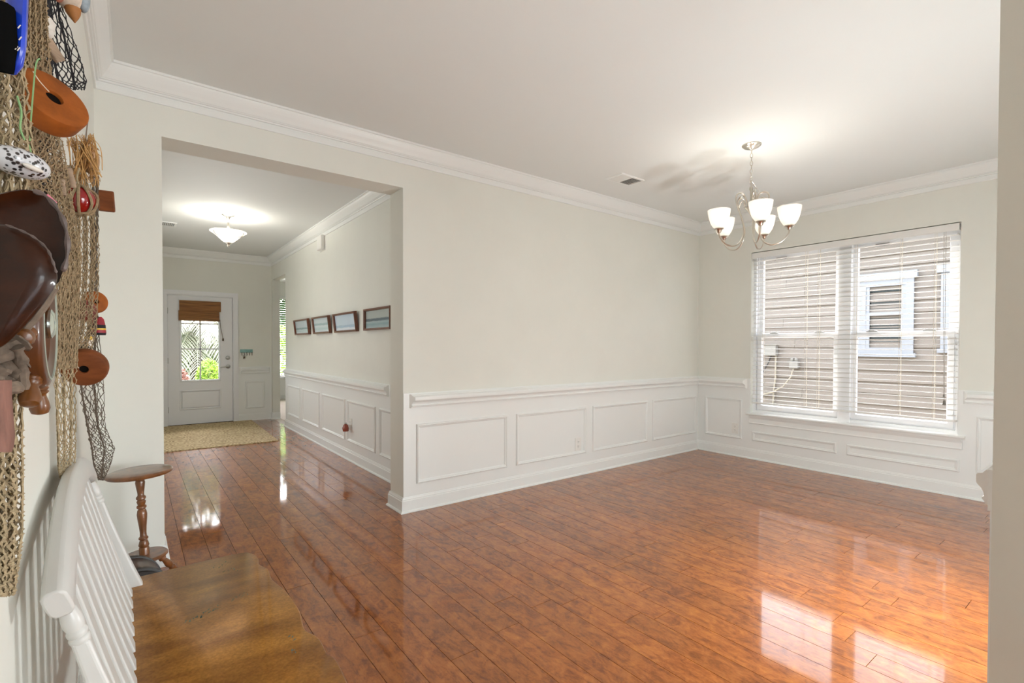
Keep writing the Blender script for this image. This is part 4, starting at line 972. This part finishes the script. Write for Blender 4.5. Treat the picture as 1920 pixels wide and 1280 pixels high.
# driftwood sticks
def stick(name, label, a, b, r, material, n=9):
    a, b = Vector(a), Vector(b); pts = [a+(b-a)*t/6+Vector((rn.uniform(-.1, .1), rn.uniform(-.1, .1), 0))*r for t in range(7)]
    rs = [r*(.72+.3*rn.random()) for _ in range(7)]; rs[0] *= .7; rs[-1] *= .75
    return tag(obj(name, M().tube(pts, rs, n), material, smooth=True, origin=(a+b)/2), label, 'driftwood')
stick('driftwood_stick', 'light driftwood stick standing left of the red glass float', at(112, 312, -1.90), at(117, 366, -1.90), .0095, DRIFT)
stick('driftwood_stick', 'ridged driftwood stick just above the red glass float', at(127, 314, -1.88), at(137, 352, -1.86), .0095, DRIFT)
tag(obj('flat_driftwood', M().obox(at(86, 73, -2.06), Vector((.020, .018, -.030)), Vector((.006, .006, .007)), Vector((.003, -.004, .0))), DRIFT, bevel=.003, origin=at(86, 73, -2.06)), 'flat slanted driftwood slat beside the blue paddle', 'driftwood')
tag(obj('grey_feather', M().tube(bez([at(160, 268, -1.5), at(163, 240, -1.5), at(166, 220, -1.5)], 4), [.006]*3+[.005]*3+[.003]*3, 6, flat=.3), GREYDRIFT), 'grey feather tip sticking up beside the raffia bundle', 'feather')
tag(obj('wood_block', M().obox(at(199, 377, -1.12), (.024, 0, .001), (0, .012, 0), (-.002, 0, .036)), REDDISHW, bevel=.005, origin=at(199, 377, -1.12)), 'flat square brown wooden float at the wall corner', 'net float')
# shells
c = at(36, 305, -2.40)
ss = thing('spotted_shell', 'white seashell with black spots above the dark carving', 'seashell', c)
part('shell', M().sphere(c, .034, 24, 16, sx=(.80, .58, -.12), sy=(-.6, .8, 0), sz=(.1, .05, 1), rr=(1.08, .75, .58)), SPOT, ss, smooth=True)
part('aperture', M().sphere(c+Vector((.017, -.022, -.010)), .011, 14, 8, sx=(.80, .58, -.12), rr=(1.2, .5, .35)), SHELLSP, ss, smooth=True)
c = at(80, 45, -2.06)
tag(obj('white_shell', M().sphere(c, .019, 18, 12, rr=(1, .9, 1.1)).sphere(c+Vector((.008, -.008, -.018)), .010, 12, 8), SHELLSP, smooth=True, origin=c), 'white pierced seashell beside the blue paddle', 'seashell')
# blue paddle
c0 = at(34, -40, -2.45); c1 = at(24, 138, -2.45)
pp = thing('blue_paddle', 'bright blue painted wooden paddle at the upper left edge', 'paddle', c1)
pts = [c0.lerp(c1, t) for t in (0, .25, .5, .75, .92, 1)]
rings = []
fwv = Vector((.5, -.86, 0)); sdv = Vector((.86, .5, 0))
for p, a, b in zip(pts, (.0085, .0095, .0100, .0098, .0085, .004), (.020, .021, .022, .022, .018, .006)):
    rings.append([p+sdv*a*math.cos(2*PI*k/14)*.95+fwv*b*math.sin(2*PI*k/14) for k in range(14)])
part('blade', M().ring(rings), BLUEP, pp, smooth=True)
m = M()
for (x_, y_) in ((36, 50), (35, 92), (31, 90), (38, 72)):
    m.obox(at(x_, y_, -2.474), Vector((.0012, .0008, .003)), Vector((.0004, .0004, 0)), Vector((.0, .0006, 0)))
part('chips', m, SHELLSP, pp)
bk_ = [at(0, 10, -2.47), at(2, 80, -2.47), at(9, 136, -2.46)]
part('backing', M().tube(bk_, [.015, .017, .009], 10), mat('dark_back', (.006, .006, .006), .95, spec=0), pp, smooth=True)
# carved bird
c = at(128, -18, -1.86)
bd = thing('bird_carving', 'painted carved bird with an orange beak pointing down at the top left', 'carving', c)
part('body', M().sphere(c, .034, 20, 14, rr=(.9, .9, 1.3)), BIRDC, bd, smooth=True)
part('breast', M().sphere(c+Vector((-.017, -.016, -.004)), .026, 16, 10, rr=(.7, .8, 1.45)), BIRDR, bd, smooth=True)
part('wing', M().sphere(c+Vector((.026, .006, -.002)), .022, 16, 10, rr=(.6, .9, 1.6)), BIRDB, bd, smooth=True)
part('beak', M().lathe([(.016, 0), (.014, .010), (.009, .020), (.001, .032)], at(136, 16, -1.86), (.12, 0, -1), n=14), BEAK, bd, smooth=True)
# striped buoy
c = at(184, 612, -1.15)
by = thing('striped_buoy', 'small red buoy with black and yellow bands behind the net edge', 'buoy', c)
for prof, mt, nm in (([(.010, .034), (.016, .026), (.020, .006)], BUOYRED, 'cap'), ([(.0205, .006), (.0215, -.006)], BLKC, 'band'), ([(.0215, -.006), (.022, -.012)], YELLOW, 'band'), ([(.022, -.012), (.0225, -.022)], BUOYRED, 'body'), ([(.0225, -.022), (.021, -.030)], BLKC, 'base')):
    part(nm, M().lathe(prof, c, n=20), mt, by, smooth=True)
c = at(164, 640, -1.42)
yb = thing('yellow_float', 'little white float with a yellow top above the lower disc float', 'net float', c)
part('body', M().lathe([(.010, -.016), (.012, -.006), (.011, .006)], c, (.2, 0, 1), n=14), SHELLSP, yb, smooth=True)
part('top', M().lathe([(.011, .006), (.010, .014), (.005, .02)], c, (.2, 0, 1), n=14), YELLOW, yb, smooth=True)
part('foot', M().sphere(at(156, 650, -1.43), .010, 10, 8, rr=(1.4, 1, .6)), BLKC, yb, smooth=True)
tag(obj('pink_tag', M().obox(at(95, 374, -2.2), (.006, .003, -.006), (.002, .002, .003), (.001, -.002, 0)), PINKP, bevel=.001, origin=at(95, 374, -2.2)), 'tiny pink painted chip behind the dark carving', 'tag')

# dark wooden carving: an outer hood with a second lobe under it
def lobe(outline, Y, bulge, back, rimr):
    """closed outline (photo pixels at depth Y) turned into a solid: bulged front, rounded rim, thick back"""
    P_ = [at(x_, y_, Y+dy) for x_, y_, dy in outline]
    P_ = bez(P_+[P_[0]], 4)[:-1]
    c = sum(P_, Vector())/len(P_); nv = Vector((.42, -.90, .05)).normalized()
    rings = []
    for s_, h in ((.05, bulge), (.35, bulge*.93), (.6, bulge*.78), (.8, bulge*.52), (.92, bulge*.24+rimr*.5), (.975, rimr*.7), (1.0, 0), (.995, -back*.35), (.95, -back*.8), (.82, -back)):
        rings.append([c+(p-c)*s_+nv*h for p in P_])
    return M().ring(rings)
dc = thing('wood_carving', 'large dark glossy wooden carving of folded lobes at the left edge', 'carving', at(50, 500, -2.5))
hood = [(-40, 372, 0), (10, 360, 0), (45, 355, 0), (78, 362, 0), (100, 382, 0), (117, 410, 0), (126, 445, 0), (125, 485, 0), (116, 512, 0), (104, 536, 0), (60, 560, 0), (0, 560, 0), (-40, 540, 0), (-50, 450, 0)]
part('hood', lobe(hood, -2.45, -.016, .05, .006), DARKWOOD, dc, smooth=True)
body = [(-40, 424, 0), (10, 421, 0), (40, 432, 0), (66, 446, 0), (88, 466, 0), (99, 490, 0), (106, 512, 0), (104, 534, 0), (86, 564, 0), (58, 598, 0), (30, 628, 0), (0, 652, 0), (-40, 664, 0), (-50, 540, 0)]
part('inner_lobe', lobe(body, -2.525, .020, .045, .006), DARKWOOD, dc, smooth=True)
RIMW = mat('worn_highlight_rim', (.13, .095, .085), .4, noise=.5, nscale=40)  # greyish edge colour paints in the hood rim's specular highlight along with chipped edges
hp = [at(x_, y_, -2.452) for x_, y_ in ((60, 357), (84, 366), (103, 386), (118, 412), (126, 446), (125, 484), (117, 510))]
part('worn_highlight_rim', M().tube(bez(hp, 5), [.0006]+[.003+.0012*math.sin(k) for k in range(29)]+[.0006], 7), RIMW, dc, smooth=True)
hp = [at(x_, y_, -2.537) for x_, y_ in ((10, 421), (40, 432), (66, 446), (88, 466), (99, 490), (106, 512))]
part('worn_highlight_rim', M().tube(bez(hp, 5), [.0006]+[.0013+.0006*math.sin(k*1.7) for k in range(24)]+[.0006], 6), RIMW, dc, smooth=True)
rimp = [at(x_, y_, -2.44) for x_, y_ in ((8, 664), (26, 640), (50, 612), (70, 588), (86, 566), (100, 540))]
part('bark_edge', M().tube(bez(rimp, 5), [.006]*31, 8), GREYDRIFT, dc, smooth=True)
# grey driftwood and pink bark under it
m = M()
for a, b, r in (((-20, 672), (40, 640), .016), ((-10, 700), (46, 672), .015), ((6, 725), (40, 690), .012), ((30, 650), (44, 730), .009), ((-20, 735), (34, 726), .010), ((0, 690), (8, 745), .012)):
    pa, pb = at(*a, -2.47), at(*b, -2.45); m.tube(bez([pa, (pa+pb)/2+Vector((rn.uniform(-.006, .006), rn.uniform(-.012, .012), rn.uniform(-.006, .006))), pb], 4), [r*rn.uniform(.6, 1.1) for _ in range(9)], 8)
tag(obj('gnarled_driftwood', m, GREYDRIFT, smooth=True, origin=at(10, 690, -2.46)), 'gnarled grey driftwood knot under the dark carving', 'driftwood')
m = M(); rings = []
for y_, a, b in ((712, 1, 22), (740, 0, 22), (780, -2, 25), (815, 4, 28), (836, 10, 25), (846, 16, 21)):
    pa, pb = at(a-30, y_, -2.5), at(b, y_, -2.47); c = (pa+pb)/2; hx = (pb-pa)/2; hn = Vector((.45, -.9, 0)).normalized()*.012
    rings.append([c+hx*math.cos(2*PI*k/12)+hn*math.sin(2*PI*k/12)*(1+.3*math.sin(3*k)) for k in range(12)])
tag(obj('bark_piece', m.ring(rings), PINKBARK, smooth=True, origin=at(5, 780, -2.48)), 'long pinkish bark strip hanging at the left edge', 'driftwood')

# ship wheel with a round mirror, flat against the wall
WC = at(91, 607, -2.31)
sw = thing('ship_wheel', 'small wooden ship wheel with turned handles and a round mirror', 'ship wheel', WC)
wn = Vector((1, .01, 0)).normalized(); wy = Vector((-.01, 1, 0)).normalized(); wz = Vector((0, 0, 1))
part('rim', M().lathe([(.066, -.042), (.098, -.042), (.104, -.036), (.104, -.006), (.100, 0), (.092, .003), (.084, 0), (.070, -.004), (.066, -.012), (.066, -.042)], WC, wn, n=56, cap0=False, cap1=False), WHEELW, sw, smooth=True)
part('inlay_ring', M().lathe([(.088, -.001), (.0885, .004), (.0915, .004), (.092, 0)], WC, wn, n=56, cap0=False, cap1=False), mat('pale_rope_ring', (.42, .47, .40), .4), sw, smooth=True)
part('mirror', M().lathe([(.068, -.022), (.068, -.012)], WC, wn, n=40), MIRROR, sw)
part('hub', M().lathe([(.024, -.012), (.024, .004), (.017, .008), (.004, .009)], WC, wn, n=24), MIRROR, sw, smooth=True)
for k in range(8):
    t = math.radians(280+45*k); d = wy*math.cos(t)+wz*math.sin(t)
    part('handle', M().lathe([(.010, .102), (.0125, .107), (.010, .110), (.0125, .113), (.009, .117), (.009, .121), (.012, .131), (.0135, .141), (.011, .149), (.004, .152)], WC-wn*.014, d, n=14), HANDLEW, sw, smooth=True)
part('back_plate', M().lathe([(.094, -.042), (.084, -.046), (.02, -.046)], WC, wn, n=40), WHEELW, sw)

# ------------------------------------------------------------------ side room window
win2 = struct('window_2', M().frame((-3.25, 9.03, .50), (1, 0, 0), (0, 0, 1), (0, 1, 0), 1.65, 1.9, [(0, 0), (0, .06), (.05, .06), (.05, 0)]).box(-3.25, 9.05, 1.42, -1.6, 9.08, 1.47).box(-2.45, 9.03, .5, -2.39, 9.09, 2.4), WHITE)
obj('pane', M().box(-3.2, 9.062, .55, -1.65, 9.066, 2.35), GLASS, win2)
struct('trim_12', M().mould([(0, .47), (.03, .475), (.04, .49), (.03, .50), (-.05, .50), (-.05, .47)], (-3.3, 9.0, 0), (-1.55, 9.0, 0), NY), TRIM)
b2 = thing('window_blind', 'white slat blind on the far side room window past the hall', 'blind', (-2.425, 9.0, 2.4))
part('head_rail', M().box(-3.23, 8.97, 2.33, -1.62, 9.02, 2.39), BLIND, b2)
me2 = None
for i in range(34):
    z = 2.30-i*.0515
    if me2 is None:
        o = obj('slat', M().obox((0, 0, 0), (.80, 0, 0), (0, .024, .004), (0, 0, .0014)), BLIND, b2); me2 = o.data
    else:
        o = bpy.data.objects.new('slat', me2); COL.objects.link(o); o.parent = b2
    o.location = (0, -.005, z-2.4)
part('bottom_rail', M().box(-3.23, 8.975, .535, -1.62, 9.015, .555), BLIND, b2)

# ------------------------------------------------------------------ garden
struct('ground', M().box(-30, 7.6, -.5, 20, 40, -.32).box(-30, -30, -.5, -5.8, 7.6, -.32), SOIL)
struct('ground_side', M().box(.2, -30, -.5, 20, 7.6, -.32), mat('pale_mulch', (.33, .28, .23), .95, noise=.3, nscale=9))
struct('porch', M().box(-6.2, YD+.15, -.3, -3.62, 7.6, -.03), CONC)
struct('porch_roof', M().box(-6.2, YD+.15, 2.75, -3.62, 7.7, 2.95), TRIM)
rl = random.Random(9)
def shrub(name, label, c, rx, ry, rzz, n, material, size=.05, stems=6):
    o = thing(name, label, 'shrub', (c[0], c[1], -.32))
    m = M()
    for i in range(n):
        a = rl.uniform(0, 2*PI); t = math.acos(rl.uniform(-.6, 1)); q = rl.uniform(.72, 1.05)
        d = Vector((math.sin(t)*math.cos(a)*rx, math.sin(t)*math.sin(a)*ry, math.cos(t)*rzz))*q
        p = Vector(c)+d; dr_ = Vector((rl.uniform(-1, 1), rl.uniform(-1, 1), rl.uniform(-.4, 1))).normalized(); sd = dr_.orthogonal().normalized(); s_ = size*rl.uniform(.6, 1.3)
        m.add([p-dr_*s_, p+sd*s_*.42, p+dr_*s_, p-sd*s_*.42], [(0, 1, 2, 3)])
    fo = part('foliage', m, material, o, fix=False); fo['kind'] = 'stuff'
    m = M()
    for i in range(stems):
        a = rl.uniform(0, 2*PI); m.tube([(c[0]+.03*math.cos(a), c[1]+.03*math.sin(a), -.32), (c[0]+rx*.5*math.cos(a), c[1]+ry*.5*math.sin(a), c[2]), (c[0]+rx*.7*math.cos(a), c[1]+ry*.7*math.sin(a), c[2]+rzz*.5)], [.018, .012, .006], 6)
    st_ = part('stems', m, STEM, o); st_['kind'] = 'stuff'
    return o
shrub('shrub', 'bright yellow-green shrub outside the front door glass', (-4.00, 10.75, .34), .29, .34, .56, 2400, LEAFY, .045, 14)
shrub('shrub', 'pinkish red leaved shrub left of the yellow-green one', (-4.64, 10.8, .22), .26, .32, .48, 2000, LEAFP, .04, 14)
shrub('shrub', 'tall green bush behind the pale palm fronds', (-3.3, 17.6, 1.7), 2.3, 1.0, 2.6, 9000, LEAFG, .13, 8)
shrub('shrub', 'dark green bush at the far left behind the palm', (-7.6, 17.0, 1.4), 1.9, 1.0, 2.6, 4600, LEAFG, .11, 8)
shrub('shrub', 'green hedge outside the side room window', (-2.0, 11.6, .7), 1.3, .6, 1.1, 4200, LEAFY, .06, 10)
shrub('shrub', 'low yellow shrub at the foot of the neighboring house', (3.45, .75, -.02), .30, .27, .22, 900, LEAFY, .04, 6)
pt_ = Vector((-4.05, 13.2, -.32))
pm = thing('palm_tree', 'palm with long drooping pale fronds outside the front door', 'palm tree', pt_)
part('trunk', M().lathe([(.17, 0), (.15, .4), (.16, .9), (.13, 1.5), (.15, 1.9), (.10, 2.15)], pt_, n=14), STEM, pm, smooth=True)
top = pt_+Vector((0, 0, 2.1))
for k in range(34):
    a = 2*PI*k/34+rl.uniform(-.1, .1); el = rl.uniform(.1, 1.0)
    if k % 2: el = rl.uniform(-.5, .25)
    dv = Vector((math.cos(a), math.sin(a), 0)); L = rl.uniform(1.7, 2.3)
    path = [top+dv*L*t*math.cos(el*(1-t*.4))+Vector((0, 0, L*(math.sin(el)*t-(.95)*t*t))) for t in [i/12 for i in range(13)]]
    m = M().tube(path, [.02*(1-.85*i/12) for i in range(13)], 5)
    for i in range(2, 40):
        t = i/40*12; j = min(int(t), 11); p = path[j].lerp(path[j+1], t-j); tn = (path[j+1]-path[j]).normalized(); sd = tn.cross(Vector((0, 0, 1))).normalized()
        LL = .55*math.sin(PI*min(1, .12+i/43))+.08
        for s_ in (-1, 1):
            d = (sd*s_*.75+tn*.6+Vector((0, 0, -.35+rl.uniform(-.15, .15)))).normalized()
            m.strip([p, p+d*LL*.5+Vector((0, 0, .01)), p+d*LL+Vector((0, 0, -.06))], tn.cross(d).cross(d).normalized(), [.011, .013, .002])
    part('frond', m, PALMW if rl.random() < .7 else PALMG, pm, fix=False)
shrub('tree', 'tall leafy green tree far beyond the entry garden', (-4.4, 25, 3.2), 7.0, 1.5, 4.4, 14000, LEAFG, .24, 6)['category'] = 'tree'
